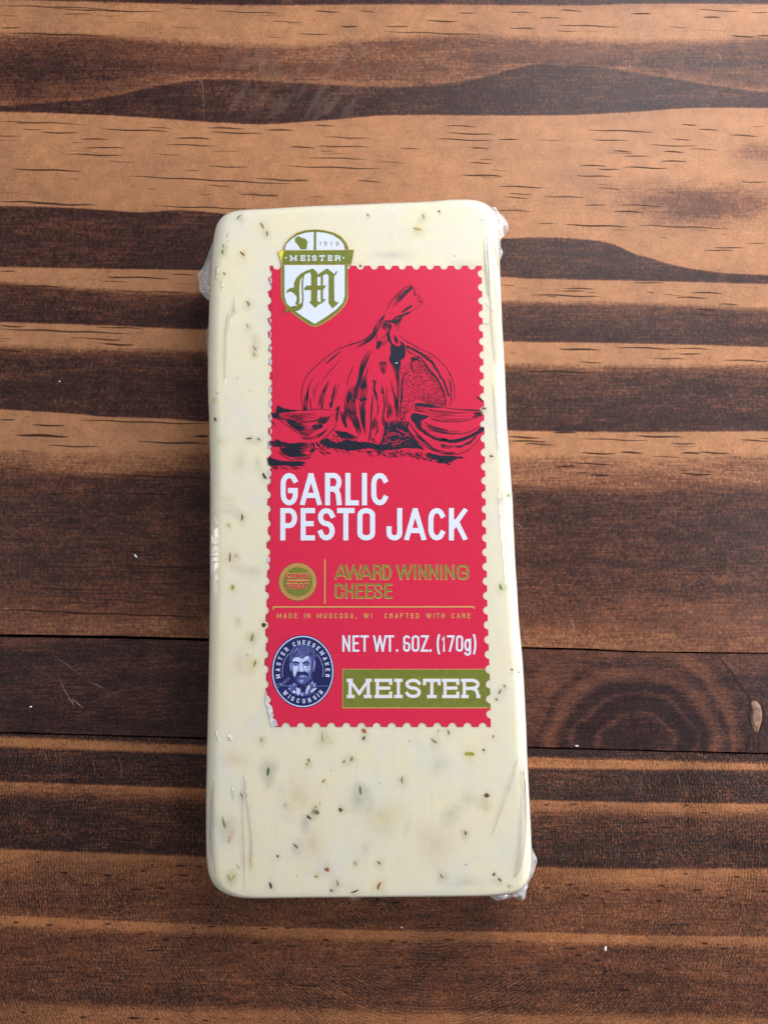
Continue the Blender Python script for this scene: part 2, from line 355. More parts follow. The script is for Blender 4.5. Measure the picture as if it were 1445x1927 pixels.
# traced pores of the upper plank (crop coordinates of two enlargements)
for (x, y, ln) in [(0, 20, 200), (100, 33, 210), (405, 42, 120), (590, 42, 50), (640, 98, 35), (20, 124, 180), (560, 126, 60), (0, 103, 40), (0, 457, 150), (75, 497, 75), (150, 522, 55), (162, 553, 75), (130, 580, 100), (190, 486, 130),
    (310, 543, 100), (330, 518, 70), (390, 480, 70), (395, 497, 100), (500, 488, 55), (545, 553, 50), (610, 515, 90), (605, 548, 90), (580, 592, 110), (25, 636, 130), (240, 662, 310), (390, 625, 80), (480, 672, 105), (450, 732, 75), (0, 757, 110), (55, 765, 130),
    (290, 775, 180), (675, 42, 35), (590, 472, 40), (670, 680, 50), (540, 625, 180)]:
    streak(mu, x + (0 if x < 722 else 0), y / 2 if y > 60 or True else y, ln, random.uniform(2.2, 3.8), .05 if 640 < y < 700 else .03, random.uniform(.7, 1))
for (x, y, ln) in [(235, 45, 45), (330, 38, 45), (290, 66, 45), (140, 47, 35), (0, 97, 50), (80, 77, 60), (325, 93, 120), (235, 105, 50), (465, 50, 40), (0, 118, 200), (590, 35, 40), (600, 64, 35), (650, 135, 50), (690, 45, 35), (700, 132, 40),
    (115, 472, 60), (120, 500, 90), (95, 522, 110), (215, 523, 40), (30, 558, 40), (165, 557, 35), (160, 612, 45), (145, 657, 75), (215, 700, 90), (235, 728, 45), (228, 742, 45), (300, 738, 80), (385, 488, 125), (390, 525, 70), (500, 545, 90),
    (560, 468, 30), (430, 568, 35), (450, 586, 50), (370, 622, 50), (400, 635, 45), (360, 660, 70), (450, 628, 85), (520, 605, 50), (400, 708, 50), (440, 770, 80), (375, 770, 45), (340, 845, 120), (480, 848, 170), (670, 683, 50), (200, 790, 80), (590, 487, 40), (650, 508, 55), (525, 570, 40), (540, 523, 40), (430, 795, 60), (620, 930, 60), (680, 915, 40), (600, 940, 60)]:
    streak(mu, x + 722, y / 2, ln, random.uniform(2.0, 3.4), .035, random.uniform(.65, 1))
for (x, y, ln, w) in [(0, 510, 32, 3), (200, 520, 120, 3), (322, 516, 45, 2.5), (30, 537, 90, 3), (215, 547, 80, 2.5), (290, 548, 60, 3), (0, 613, 45, 3), (0, 619, 250, 4), (160, 637, 70, 3), (190, 647, 65, 4), (0, 659, 45, 3), (180, 615, 90, 2.5),
    (0, 789, 32, 3), (60, 799, 65, 3.5), (30, 818, 100, 6), (90, 838, 100, 3), (150, 790, 245, 3.5), (260, 831, 135, 4), (365, 820, 30, 4), (190, 893, 200, 3), (240, 928, 80, 3), (0, 881, 60, 2), (85, 930, 35, 2.5), (235, 1064, 160, 3), (225, 1075, 110, 3), (70, 1107, 110, 3),
    (280, 1118, 45, 2.5), (230, 1132, 50, 3), (60, 1150, 330, 3), (0, 1147, 120, 3), (120, 1153, 60, 2),
    (1060, 542, 60, 3), (1055, 547, 45, 3), (1000, 554, 130, 3), (1190, 531, 60, 2.5), (1300, 550, 60, 3), (1270, 559, 60, 3), (1310, 582, 40, 3), (1300, 591, 60, 2.5), (1050, 656, 80, 4), (1160, 653, 110, 3), (1275, 655, 60, 3), (1275, 665, 45, 3), (1240, 674, 50, 3), (1090, 681, 45, 3), (1360, 677, 90, 3), (980, 697, 140, 3.5), (1040, 813, 45, 4), (955, 822, 60, 4), (955, 829, 75, 4), (985, 835, 60, 3), (1090, 825, 130, 2.5), (1195, 820, 90, 4), (1260, 834, 50, 3),
    (1090, 852, 70, 3.5), (1165, 851, 45, 4), (1280, 852, 40, 4), (1315, 851, 60, 4), (1040, 877, 45, 4), (1085, 872, 70, 3), (1110, 893, 40, 4), (1280, 891, 60, 4), (1390, 828, 60, 3), (1140, 783, 30, 2), (1200, 1000, 40, 2), (1350, 572, 40, 2.5)]:
    streak(mu, x, y, ln, w, .035, random.uniform(.7, 1))
# fine random pores of the light bands
for (ca, cb, n) in [(c1, c2, 26), (c5, c6, 70), (c7, c8, 22), (c9, c10, 22), (c11, c13, 36), (shift(JA, -70), shift(JA, -10), 14)]:
    for _ in range(n):
        x = random.uniform(-240, 1640); y = lerp(interp(ca, x), interp(cb, x), random.uniform(.1, .9))
        streak(mu, x, y, random.uniform(12, 60), random.uniform(1.2, 2.4), .035, random.uniform(.25, .8))
mu.build('open_pore_streaks', pore_ink, pl_a, kind='stuff')
mm = MB()
sliver(mm, [(1163, 1283), (1168, 1300), (1176, 1312), (1184, 1335), (1192, 1360), (1196, 1388), (1190, 1412)], 3.2, .005)
sliver(mm, [(1180, 1384), (1192, 1390), (1203, 1384), (1207, 1378)], 3, .006, .6)
sliver(mm, [(1345, 1231), (1362, 1248), (1378, 1268), (1392, 1290), (1408, 1308), (1415, 1330)], 4, .005)
sliver(mm, [(1408, 1303), (1412, 1320), (1408, 1345), (1413, 1370)], 6, .006); sliver(mm, [(1432, 1320), (1437, 1345), (1432, 1370), (1425, 1384)], 6, .006)
sliver(mm, [(1412, 1380), (1408, 1398), (1403, 1416)], 9, .007); sliver(mm, [(1426, 1380), (1428, 1398), (1424, 1415)], 5, .007); sliver(mm, [(1415, 1382), (1420, 1400), (1416, 1416)], 4, .008)
for i in range(26):
    x = random.uniform(0, 1440); y = interp(JA, x) + random.uniform(12, 165); streak(mm, x, y, random.uniform(15, 60), 1.8, random.choice((-.06, .03, .02)), .55)
mm.build('open_pore_streaks', pore_ink, pl_b, kind='stuff')
ml = MB()
for (x, y, ln, w) in [(65, 1622, 14, 3), (115, 1642, 16, 4), (195, 1647, 18, 5), (265, 1639, 8, 5), (330, 1629, 20, 4), (365, 1631, 18, 4), (338, 1647, 18, 4), (245, 1674, 24, 4), (295, 1671, 18, 5), (155, 1666, 20, 3), (25, 1735, 12, 4), (86, 1740, 16, 4), (120, 1712, 12, 3), (197, 1738, 12, 3), (255, 1757, 22, 3.5), (305, 1768, 14, 5), (350, 1766, 14, 3),
    (362, 1747, 8, 4), (390, 1743, 18, 3.5), (488, 1748, 18, 4), (537, 1747, 10, 4), (605, 1769, 16, 4), (540, 1780, 18, 4), (275, 1788, 30, 3), (130, 1766, 16, 4), (475, 1774, 10, 5), (555, 1855, 45, 4), (640, 1818, 30, 3), (150, 1914, 14, 5), (240, 1915, 26, 5), (40, 1905, 10, 4), (290, 1918, 12, 4), (380, 1920, 14, 4),
    (732, 1698, 22, 4), (832, 1768, 26, 3.5), (730, 1770, 14, 4), (755, 1773, 14, 4), (970, 1772, 12, 3), (1020, 1670, 16, 4), (1064, 1665, 16, 4), (1095, 1685, 14, 5), (1134, 1677, 16, 4), (1172, 1675, 14, 4), (1237, 1667, 14, 4), (1300, 1674, 24, 4), (1350, 1690, 14, 6), (1235, 1695, 12, 5), (1380, 1650, 12, 4), (1282, 1645, 14, 3), (1430, 1677, 16, 4),
    (1022, 1514, 12, 4), (1070, 1513, 18, 3.5), (1286, 1515, 10, 4), (1316, 1530, 18, 3.5), (1190, 1547, 35, 3), (1230, 1556, 40, 3), (1120, 1556, 30, 3), (1370, 1564, 10, 5), (1035, 1565, 14, 3), (1058, 1784, 28, 3.5), (1080, 1797, 14, 4), (1115, 1808, 14, 5), (1225, 1784, 10, 4), (1318, 1776, 14, 4), (1350, 1785, 20, 3), (830, 1804, 10, 5), (872, 1802, 14, 4), (740, 1820, 18, 5), (1132, 1829, 12, 6), (1248, 1823, 14, 4), (1160, 1863, 26, 6), (968, 1822, 12, 3)]:
    streak(ml, x, y, ln, w, .02, random.uniform(.8, 1))
for _ in range(150):
    x = random.uniform(-200, 1640); y = random.uniform(1600, 2050)
    streak(ml, x, y + .02 * x - 10, random.uniform(5, 16), random.uniform(1.6, 3), .02, random.uniform(.3, .8))
for _ in range(420):      # short cross marks of the planer
    x = random.uniform(-200, 1640); y = random.uniform(1430, 2000); ln = random.uniform(5, 15); b = random.uniform(-5, 5)
    sliver(ml, [(x, y), (x + b * .4, y + ln * .5), (x + b * .2 - 2, y + ln)], random.uniform(.9, 1.7), .003 + random.random() * .003, random.uniform(.2, .55))
mp_ = MB()
for (ya, yb, st_, pr) in [(s1, k1, 6.5, .8), (shift(k1, 20), shift(k1, 66), 8, .3), (shift(k2, -52), shift(k2, -3), 6.5, .8), (shift(k2, 45), shift(k2, 100), 7.5, .3), (shift(s0, -4), s1, 7, .4), (shift(k3, 30), shift(k3, 90), 9, .25), (shift(k1, 2), shift(k1, 16), 7, .5), (shift(k2, 0), shift(k2, 14), 7, .5)]:
    x = -240
    while x < 1640:
        x += st_ * random.uniform(.7, 1.3)
        q = pr * (1 if x > 990 else .45) * (.4 + 1.2 * noise.noise(Vector((x * .006, interp(ya, 700) * .01, 2))) + .5)
        if random.random() > q: continue
        y0, y1 = interp(ya, x) + 3, interp(yb, x) - 2; b = 7 + random.uniform(-2, 3); t0 = random.uniform(0, .5); t1 = random.uniform(t0 + .2, 1)
        P = [(x + b * math.sin(math.pi * (t0 + (t1 - t0) * k / 4) * .9) + random.uniform(-.6, .6), lerp(y0, y1, t0 + (t1 - t0) * k / 4)) for k in range(5)]
        if random.random() < .6: sliver(ml, P, random.uniform(1.0, 2.0), .003 + random.random() * .004, random.uniform(.3, .8))
        else: sliver(mp_, P, random.uniform(1.0, 1.8), .003 + random.random() * .004, random.uniform(.25, .6))
mp_.build('scratches', pale_scratch_sheen, pl_c, kind='stuff')
ml.build('open_pore_streaks', pore_ink, pl_c, kind='stuff')
ms = MB()
for pts, w, a in [([(100, 1232), (125, 1250), (155, 1272)], 2.2, .5), ([(125, 1245), (150, 1268)], 1.6, .6), ([(170, 1284), (182, 1288), (195, 1296)], 2.4, .8), ([(110, 1270), (120, 1295), (132, 1315), (143, 1335)], 2.2, .7), ([(126, 1315), (136, 1318), (140, 1328)], 3, 1), ([(136, 1313), (148, 1325), (158, 1332)], 3, 1), ([(165, 1322), (200, 1312), (220, 1302), (250, 1290)], 2, .35)]:
    sliver(ms, pts, w, .006, a)
ms.build('scratches', pale_scratch_sheen, pl_b, kind='stuff')
ms = MB()
for pts, w, a in [([(540, 235), (500, 225), (470, 215)], 1, .0), ([(1352, 118), (1356, 112), (1352, 102), (1346, 100)], 2.5, .9), ([(1270, 130), (1280, 115), (1292, 95)], 2.5, .5), ([(1068, 1163), (1077, 1168), (1079, 1180), (1074, 1190)], 4, .6), ([(968, 984), (976, 988), (984, 993)], 2.5, .8), ([(995, 752), (996, 745), (998, 738)], 2.5, .7), ([(1285, 1110), (1300, 1098), (1320, 1085)], 2, .4),
    ([(372, 150), (378, 152), (382, 160), (384, 222)], 2, .7), ([(278, 135), (330, 142), (372, 150)], 2, .5)]:
    sliver(ms, pts, w, .006, a)
for _ in range(34):       # diagonal sheen smear by the upper edge, painted as pale soft slivers
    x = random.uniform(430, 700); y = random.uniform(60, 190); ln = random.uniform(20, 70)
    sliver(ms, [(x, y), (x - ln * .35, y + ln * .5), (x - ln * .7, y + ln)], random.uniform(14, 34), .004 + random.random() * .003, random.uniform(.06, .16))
for (x, y) in [(30, 232), (35, 240), (152, 225), (158, 235), (282, 240), (798, 232), (805, 240), (925, 225), (935, 238), (945, 228)]:
    sliver(ms, [(x, y), (x + 4, y + 20), (x + 8, y + 42)], 1.8, .006, .25)
ms.build('scratches', pale_scratch_sheen, pl_a, kind='stuff')  # real scratches together with the painted sheen
chip = MB()
cp = [(1412, 1322), (1418, 1318), (1424, 1321), (1430, 1328), (1433, 1340), (1433, 1355), (1429, 1368), (1425, 1378), (1418, 1375), (1413, 1362), (1412, 1350), (1414, 1338)]
bp = [at(x, y, .004) for x, y in cp]; cen = at(1422, 1347, .03); ip = [q.lerp(cen, .35) + Vector((0, 0, .018 + .012 * random.random())) for q in bp]
chip.add(bp + ip + [cen], [(i, (i + 1) % 12, 12 + (i + 1) % 12, 12 + i) for i in range(12)] + [(12 + i, 12 + (i + 1) % 12, 24) for i in range(12)])
chip.build('knot_chip', flat('split_tan_wood', (.24, .13, .09), .6, var=.5, bmp=1.0), pl_b)

# ------------------------------------------------------------------ the cheese block
ZT = 1.55
outline = [(461, 399), (501, 397.5), (572, 393), (650, 390), (722, 387), (800, 384), (840, 380.5), (884, 379.5), (903, 383), (922, 393), (935, 415), (936.5, 440), (937, 474), (939, 500), (940.5, 540), (943, 600), (946, 657), (949.5, 720), (952, 794), (956, 850), (960, 900), (964, 970), (967, 1040), (971, 1105), (975, 1170), (981, 1235), (985, 1300), (988, 1360), (991, 1435),
           (996, 1534), (999, 1609), (997, 1640), (990, 1660), (974, 1673), (949, 1679), (880, 1681), (760, 1682), (640, 1683), (540, 1684), (461, 1685), (440, 1682), (416, 1673), (400, 1655), (393, 1634), (390, 1588), (390, 1497), (392, 1400), (394, 1300), (396, 1200), (397, 1100), (397, 1000), (397.5, 900), (396.5, 820), (394.5, 760), (393, 713), (394, 640), (395, 595), (398.5, 501), (404, 450), (410, 424), (424, 408), (440, 402)]
ol = catmull([tuple(at(x, y, ZT - .3).xy) for x, y in outline], 8, True)
def resample(pts, n):
    ls = [0]
    for a, b in zip(pts, pts[1:] + pts[:1]): ls.append(ls[-1] + math.dist(a, b))
    out = []; j = 0
    for i in range(n):
        s = ls[-1] * i / n
        while ls[j + 1] < s: j += 1
        t = (s - ls[j]) / max(1e-9, ls[j + 1] - ls[j]); a, b = pts[j], pts[(j + 1) % len(pts)]
        out.append((lerp(a[0], b[0], t), lerp(a[1], b[1], t)))
    return out
NO = 420
ol = resample(ol, NO)
for _ in range(2): ol = [tuple((ol[i - 1][c] + 2 * ol[i][c] + ol[(i + 1) % NO][c]) / 4 for c in (0, 1)) for i in range(NO)]
nor = []
for i in range(NO):
    t = Vector(ol[(i + 2) % NO]) - Vector(ol[i - 2]); t.normalize(); nor.append(Vector((-t.y, t.x)))
if nor[0].y < 0: nor = [-n for n in nor]
ys_ = [p[1] for p in ol]; xs_ = [p[0] for p in ol]; ymax, ymin = max(ys_), min(ys_)
rad = []
for i in range(NO):
    n = nor[i]
    r = .30 * max(0, -n.x) + .26 * max(0, n.x) + .20 * max(0, n.y) + .10 * max(0, -n.y)
    rad.append(max(.10, min(.34, r)))
for _ in range(12): rad = [(rad[i - 1] + rad[i] + rad[(i + 1) % NO]) / 3 for i in range(NO)]
def shell(off, wr=0.0, seed=0.0, top_inset=.97):
    mb = MB(); rings = []
    rz = .26
    def ring(fn): rings.append(len(mb.v)); mb.v += [fn(i) for i in range(NO)]
    def disp(i, z):
        if not wr: return 0
        s = i / NO * 60
        return wr * abs(noise.noise(Vector((s, z * 1.2, seed)))) + wr * .6 * abs(noise.noise(Vector((s * 2.7, z * 3, seed + 4))))
    for z, ins in ((.012, .12), (.05, .05), (.14, .015), (.35, 0), (.6, .0), (.85, .0), (ZT - rz - .12, 0)):
        z = max(z - off * .5, .006)
        ring(lambda i: (ol[i][0] + nor[i].x * (off - ins + disp(i, z)), ol[i][1] + nor[i].y * (off - ins + disp(i, z)), z))
    NB = 12
    for k in range(NB + 1):
        a = math.pi / 2 * k / NB; ca, sa = math.cos(a), math.sin(a)
        def fn(i):
            d = off * ca - rad[i] * (1 - ca) + disp(i, ZT) * ca * (1 - sa)
            return (ol[i][0] + nor[i].x * d, ol[i][1] + nor[i].y * d, ZT - rz + rz * sa + off * sa)
        ring(fn)
    last = mb.v[rings[-1]:]; half = 2.4
    for t in (.05, .12, .2):
        def fn(i):
            x, y, z = last[i]; cy = max(ymin + half, min(ymax - half, y)); cx = lerp(.02, -.25, (y - ymin) / (ymax - ymin))
            return (lerp(x, cx, t), lerp(y, cy, t), z)
        ring(fn)
    for a, b in zip(rings, rings[1:]):
        for i in range(NO): mb.f.append((a + i, b + i, b + (i + 1) % NO, a + (i + 1) % NO)); mb.m.append(0)
    f0 = mb.f[0]; pq = [Vector(mb.v[q]) for q in f0[:3]]; nq = (pq[1] - pq[0]).cross(pq[2] - pq[0]); inv = nq.x * nor[0].x + nq.y * nor[0].y < 0
    b = rings[-1]
    for t in tessellate_polygon([[Vector((mb.v[b + i][0], mb.v[b + i][1], 0)) for i in range(NO)]]):
        a_, b_, c_ = (Vector(mb.v[b + i]) for i in t); up = (b_ - a_).cross(c_ - a_).z > 0
        g = tuple(b + i for i in t); mb.f.append(g if up != inv else g[::-1]); mb.m.append(0)
    if off == 0: mb.f.append(tuple(rings[0] + i for i in range(NO))); mb.m.append(0)
    # outward facing
    f = mb.f[0]; p = [Vector(mb.v[q]) for q in f[:3]]; nn = (p[1] - p[0]).cross(p[2] - p[0])
    if nn.x * nor[0].x + nn.y * nor[0].y < 0: mb.f = [g[::-1] for g in mb.f]
    return mb
pack = bpy.data.objects.new('cheese_package', None); COL.objects.link(pack)
pack['label'] = 'pale herbed cheese block in clear shrink film with red stamp-edged paper label'
pack['category'] = 'cheese'
block = shell(0).build('cheese_block', cheese, pack, True)
filmo = shell(.006, .012, 2.0).build('shrink_film', film, pack, True)

# herbs in the cheese and the stains round them
PAL = {'g': (.085, .12, .032), 'd': (.045, .058, .024), 'b': (.16, .07, .02), 'o': (.42, .13, .035), 'y': (.42, .36, .04), 'r': (.09, .025, .015), 'l': (.28, .33, .08), 'p': (.70, .55, .42), 'v': (.05, .04, .05)}
herb = {k: flat('herb_' + n, PAL[k], .6, var=.35) for k, n in dict(g='green', d='dark', b='brown', o='orange', y='yellow', r='red_brown', l='leaf', p='pale', v='violet_grey').items()}
stain = {'g': soft_ink('green_stain', (.60, .62, .42), .34, 'round'), 'y': soft_ink('oil_stain', (.84, .74, .38), .34, 'round'), 's': soft_ink('deep_grey_spot', (.52, .54, .54), .22, 'round'), 'o': soft_ink('pink_stain', (.86, .72, .55), .34, 'round')}
flecks = [(493, 424, 15, 3, 60, 'b'), (502, 440, 12, 2.4, 80, 'd'), (421, 463, 9, 2, -70, 'g'), (419, 474, 10, 3, 80, 'g'), (456, 478, 14, 4, 48, 'b'), (422, 515, 7, 3, 45, 'b'), (466, 571, 13, 3.5, 62, 'g'), (466, 613, 8, 3, 70, 'l'), (480, 655, 11, 2.2, 55, 'r'), (478, 667, 6, 4, 80, 'l'),
    (401, 752, 9, 6, 100, 'l'), (405, 789, 8, 5, 60, 'd'), (450, 409, 12, 2.5, -50, 'g'), (826, 398, 5, 4, 30, 'd'), (856, 482, 2.5, 2.5, 0, 'd'), (692, 405, 5, 3.5, 60, 'r'), (785, 431, 18, 4, 10, 'y'), (797, 407, 10, 2.5, 80, 'l'), (469, 825, 12, 4, -8, 'g'), (487, 826, 10, 2.5, 38, 'r'), (498, 895, 17, 6, 55, 'd'),
    (455, 974, 14, 4, -86, 'g'), (431, 988, 9, 2.6, 70, 'y'), (432, 1049, 22, 3.2, 92, 'r'), (445, 1045, 6, 2, 35, 'b'), (437, 1105, 12, 8, 100, 'y'), (474, 1200, 18, 5.5, -80, 'l'), (497, 1176, 10, 10, 10, 'r'), (479, 1248, 16, 5, -80, 'y'), (466, 1232, 4, 1.6, 10, 'd'), (910, 769, 9, 4, 0, 'b'), (924, 859, 9, 4, 10, 'r'),
    (957, 932, 9, 3, 85, 'l'), (943, 1105, 14, 6, 70, 'l'), (963, 1260, 5, 3, 10, 'b'), (949, 1291, 6, 3, 80, 'b'), (940, 1301, 12, 3.2, -65, 'd'), (934, 1316, 6, 3.5, 40, 'r'), (976, 1265, 4, 3, 60, 'd'), (492, 1392, 11, 2.4, -60, 'l'), (505, 1452, 19, 5, 95, 'g'), (581, 1431, 10, 3, 75, 'b'), (577, 1438, 6, 2.4, -40, 'b'),
    (609, 1388, 26, 1.8, 86, 'l'), (685, 1376, 11, 9, 20, 'o'), (684, 1389, 9, 5, 110, 'd'), (647, 1433, 8, 2.6, -62, 'g'), (661, 1428, 11, 5, -70, 'l'), (609, 1470, 8, 2.4, -55, 'b'), (679, 1487, 20, 4, 86, 'g'), (594, 1519, 6, 4, 90, 'y'), (579, 1539, 3, 3, 0, 'd'), (602, 1511, 2.4, 2.4, 0, 'd'), (589, 1529, 9, 3, -45, 'y'), (641, 1524, 10, 8, 60, 'g'),
    (454, 1496, 12, 2.2, 65, 'v'), (423, 1549, 27, 3, 73, 'g'), (433, 1575, 26, 9, -70, 'p'), (556, 1593, 14, 3.6, 50, 'v'), (523, 1611, 6, 4, 80, 'g'), (431, 1652, 15, 3, 60, 'l'), (439, 1650, 14, 3.5, -55, 'y'), (508, 1666, 15, 5.5, 72, 'd'), (615, 1637, 11, 8, 15, 'o'), (595, 1649, 7, 5, 20, 'y'), (623, 1676, 7, 4, 60, 'd'), (634, 1662, 14, 2.6, 75, 'g'),
    (667, 1677, 17, 3.2, -22, 'r'), (669, 1624, 9, 3, 80, 'l'), (623, 1397, 3, 2, 0, 'y'), (623, 1450, 2.4, 2.4, 0, 'd'), (536, 1515, 5, 1.6, 100, 'l'), (559, 1649, 2.5, 2, 0, 'g'), (817, 1394, 15, 2.6, 38, 'g'), (844, 1378, 11, 2.6, 72, 'r'), (770, 1395, 3, 2.6, 0, 'b'), (909, 1411, 7, 4, 55, 'd'), (928, 1386, 7, 2.4, 85, 'r'), (883, 1419, 18, 10, 5, 'y'),
    (757, 1468, 14, 2.8, 90, 'g'), (715, 1474, 2.6, 2.2, 0, 'b'), (915, 1497, 11, 10, 15, 'b'), (875, 1568, 9, 4, 88, 'g'), (876, 1627, 3.4, 2.6, 0, 'd'), (713, 1624, 11, 3.4, 42, 'g'), (830, 1648, 10, 2.4, 60, 'b'), (714, 1668, 18, 6, -72, 'o'), (940, 1656, 9, 4, 50, 'd'), (929, 1645, 8, 5, -50, 'v'), (957, 1668, 6, 2.4, 85, 'b'), (678, 500, 5, 4, 90, 'd'),
    (825, 1375, 5, 2, 95, 'r'), (409, 740, 4, 2, 0, 'l'), (471, 735, 4, 2, 40, 'l'), (447, 712, 3, 2, 0, 'l')]
random.seed(11)
for (x, y, ln, w, ang, k) in flecks:
    mb = MB(); n = 9; a = R(ang); z = ZT + .0022; bend = random.uniform(-.12, .12) * ln
    rim = []; ln *= .94; w *= .85
    for i in range(n):
        t = 2 * math.pi * i / n; q = 1 + random.uniform(-.28, .22)
        u = ln * .5 * math.cos(t) * q; s = w * .5 * math.sin(t) * q + bend * (1 - (u / (ln * .5)) ** 2)
        rim.append((x + u * math.cos(a) - s * math.sin(a), y + u * math.sin(a) + s * math.cos(a)))
    P = [at(px, py, z) for px, py in rim]; c = at(x - bend * math.sin(a) * .8, y + bend * math.cos(a) * .8, z + .0022)
    P2 = [p - Vector((0, 0, .03)) for p in P]
    mb.add(P + P2 + [c], [(i, n + i, n + (i + 1) % n, (i + 1) % n) for i in range(n)] + [(i, (i + 1) % n, 2 * n) for i in range(n)])
    mb.build('herb_fleck', herb[k], block)
def disc(mb, x, y, rx, ry, z, mi, n=24):
    vs = [at(x, y, z)]; uv = [(0, 0)]
    for i in range(n):
        t = 2 * math.pi * i / n; q = 1 + .12 * math.sin(3 * t + x); vs.append(at(x + rx * math.cos(t) * q, y + ry * math.sin(t) * q, z)); uv.append((math.cos(t), math.sin(t)))
    mb.add(vs, [(0, 1 + i, 1 + (i + 1) % n) for i in range(n)], mi, uv)
st = MB(); zi = 0
def sp(x, y, rx, ry, mi):
    global zi; zi += 1; disc(st, x, y, rx, ry, ZT + .0004 + (zi % 14) * .0001, mi)
for (x, y, ln, w, ang, k) in flecks:
    if ln < 5: continue
    mi = {'g': 0, 'd': 2, 'v': 2, 'b': 1, 'y': 1, 'l': 0, 'o': 3, 'r': 3, 'p': 3}[k]; sp(x + 1, y + 2, ln * .9 + 4, ln * 1.0 + 5, mi)
for (x, y, rx, ry, mi) in [(574, 1550, 12, 20, 2), (688, 1597, 14, 22, 2), (824, 1440, 30, 30, 2), (880, 1505, 34, 24, 2), (850, 1530, 26, 22, 2), (672, 1505, 36, 30, 2), (505, 1478, 14, 20, 2), (505, 1440, 24, 30, 2), (410, 830, 26, 18, 2), (452, 870, 24, 34, 2), (432, 962, 30, 14, 2), (485, 870, 12, 24, 2), (448, 1170, 12, 18, 0), (475, 1075, 40, 20, 2), (452, 1250, 30, 40, 3),
    (480, 640, 14, 22, 2), (876, 500, 40, 18, 2), (740, 480, 60, 14, 2), (942, 940, 8, 16, 2), (914, 1520, 20, 16, 1), (870, 590, 10, 8, 2), (430, 940, 24, 14, 3), (590, 1590, 40, 60, 3), (820, 1590, 60, 70, 3), (720, 1540, 60, 50, 1), (560, 1500, 50, 60, 3), (880, 1660, 60, 16, 2), (440, 1430, 40, 24, 3), (470, 1620, 18, 40, 3)]:
    sp(x, y, rx, ry, mi)
st.build('herb_stains', [stain['g'], stain['y'], stain['s'], stain['o']], block, kind='stuff')

# ------------------------------------------------------------------ film: crumpled ears and crease lines
def ear(inner, outer, zi_, zo, seed, rows=7, n=26, amp=.035):
    random.seed(seed); A = catmull(inner, 8); B = catmull(outer, 8)
    mb = MB()
    def pick(P, t): i = t * (len(P) - 1); j = min(int(i), len(P) - 2); return (lerp(P[j][0], P[j + 1][0], i - j), lerp(P[j][1], P[j + 1][1], i - j))
    for i in range(n + 1):
        t = i / n; a, b = pick(A, t), pick(B, t)
        for k in range(rows + 1):
            s = k / rows; x, y = lerp(a[0], b[0], s), lerp(a[1], b[1], s); z = lerp(zi_, zo, s)
            q = noise.noise(Vector((t * 7, s * 2.2, seed))) + .6 * noise.noise(Vector((t * 17, s * 4, seed + 3)))
            p = at(x, y, z); p.z += amp * 3.2 * q * (.3 + s * .7); mb.v.append(tuple(p))
    for i in range(n):
        for k in range(rows): a = i * (rows + 1) + k; mb.f.append((a, a + 1, a + rows + 2, a + rows + 1)); mb.m.append(0)
    mb.build('film_fold', film_fold, filmo, True)
ear([(406, 446), (402, 500), (400, 540), (398, 585)], [(403, 454), (390, 484), (375, 516), (374, 532), (379, 551), (395, 568), (398, 572)], 1.0, .80, 5)
ear([(410, 470), (404, 520), (402, 556)], [(396, 478), (386, 515), (385, 540), (394, 560)], 1.15, 1.0, 8)
ear([(396, 600), (396, 650), (396, 700)], [(395, 608), (389.5, 622), (389, 640), (392, 690)], .9, .9, 9, 3)
ear([(918, 396), (930, 420), (932, 455), (934, 492)], [(921, 389), (932, 391.5), (943, 403), (953, 416), (956, 433), (952, 440), (944, 447), (941.5, 456), (942, 468), (945.5, 476), (941, 489), (938, 496)], 1.1, .95, 12, 8, 34)
ear([(926, 410), (932, 430), (934, 445)], [(938, 402), (947, 418), (944, 436), (938, 443)], 1.15, 1.1, 15)
ear([(993, 1570), (990, 1620), (985, 1655), (940, 1674), (885, 1676)], [(996, 1580), (1003, 1600), (1010, 1620), (1003, 1646), (995, 1658), (992, 1672), (988, 1688), (982, 1697), (964, 1690), (948, 1691), (934, 1694), (919, 1686), (889, 1682)], .85, .45, 21, 9, 60, .03)
ear([(990, 1630), (975, 1665), (940, 1676)], [(1000, 1632), (994, 1660), (984, 1684), (965, 1686), (935, 1686)], .9, .75, 24)
def crease(pts, w, h, zb=ZT + .006, edge=False):
    P = catmull(pts, 6); n = len(P); mb = MB(); m = 6
    for i in range(n):
        a, b = P[max(0, i - 1)], P[min(n - 1, i + 1)]; dx, dy = b[0] - a[0], b[1] - a[1]; l = math.hypot(dx, dy) or 1; nx, ny = -dy / l, dx / l
        t = i / (n - 1); tp = .12 + .88 * math.sin(math.pi * t) ** .6
        for k in range(m + 1):
            u = (k / m - .5) * 2; z = zb + h * tp * math.cos(u * math.pi / 2)
            if edge: z -= edge_drop(P[i][0] + nx * u * w * .5 * tp, P[i][1] + ny * u * w * .5 * tp)
            mb.v.append(tuple(at(P[i][0] + nx * u * w * .5 * tp, P[i][1] + ny * u * w * .5 * tp, z)))
    for i in range(n - 1):
        for k in range(m): a = i * (m + 1) + k; mb.f.append((a, a + 1, a + m + 2, a + m + 1)); mb.m.append(0)
    mb.build('film_crease', film_line, filmo, True)
OX = [tuple(p) for p in ol]
def edge_drop(x, y):
    """how far the rounded edge has fallen below the flat top at this pixel"""
    q = at(x, y, ZT); best = (9, 0)
    for i in range(0, NO, 2):
        d = (q.x - ol[i][0]) ** 2 + (q.y - ol[i][1]) ** 2
        if best[0] > d or i == 0: best = (d, i)
    i = best[1]; d = (ol[i][0] - q.x) * nor[i].x + (ol[i][1] - q.y) * nor[i].y; r = rad[i]
    if d >= r: return 0
    u = min(1, max(0, (r - d) / r)); return .26 * (1 - math.sqrt(max(0, 1 - u * u)))
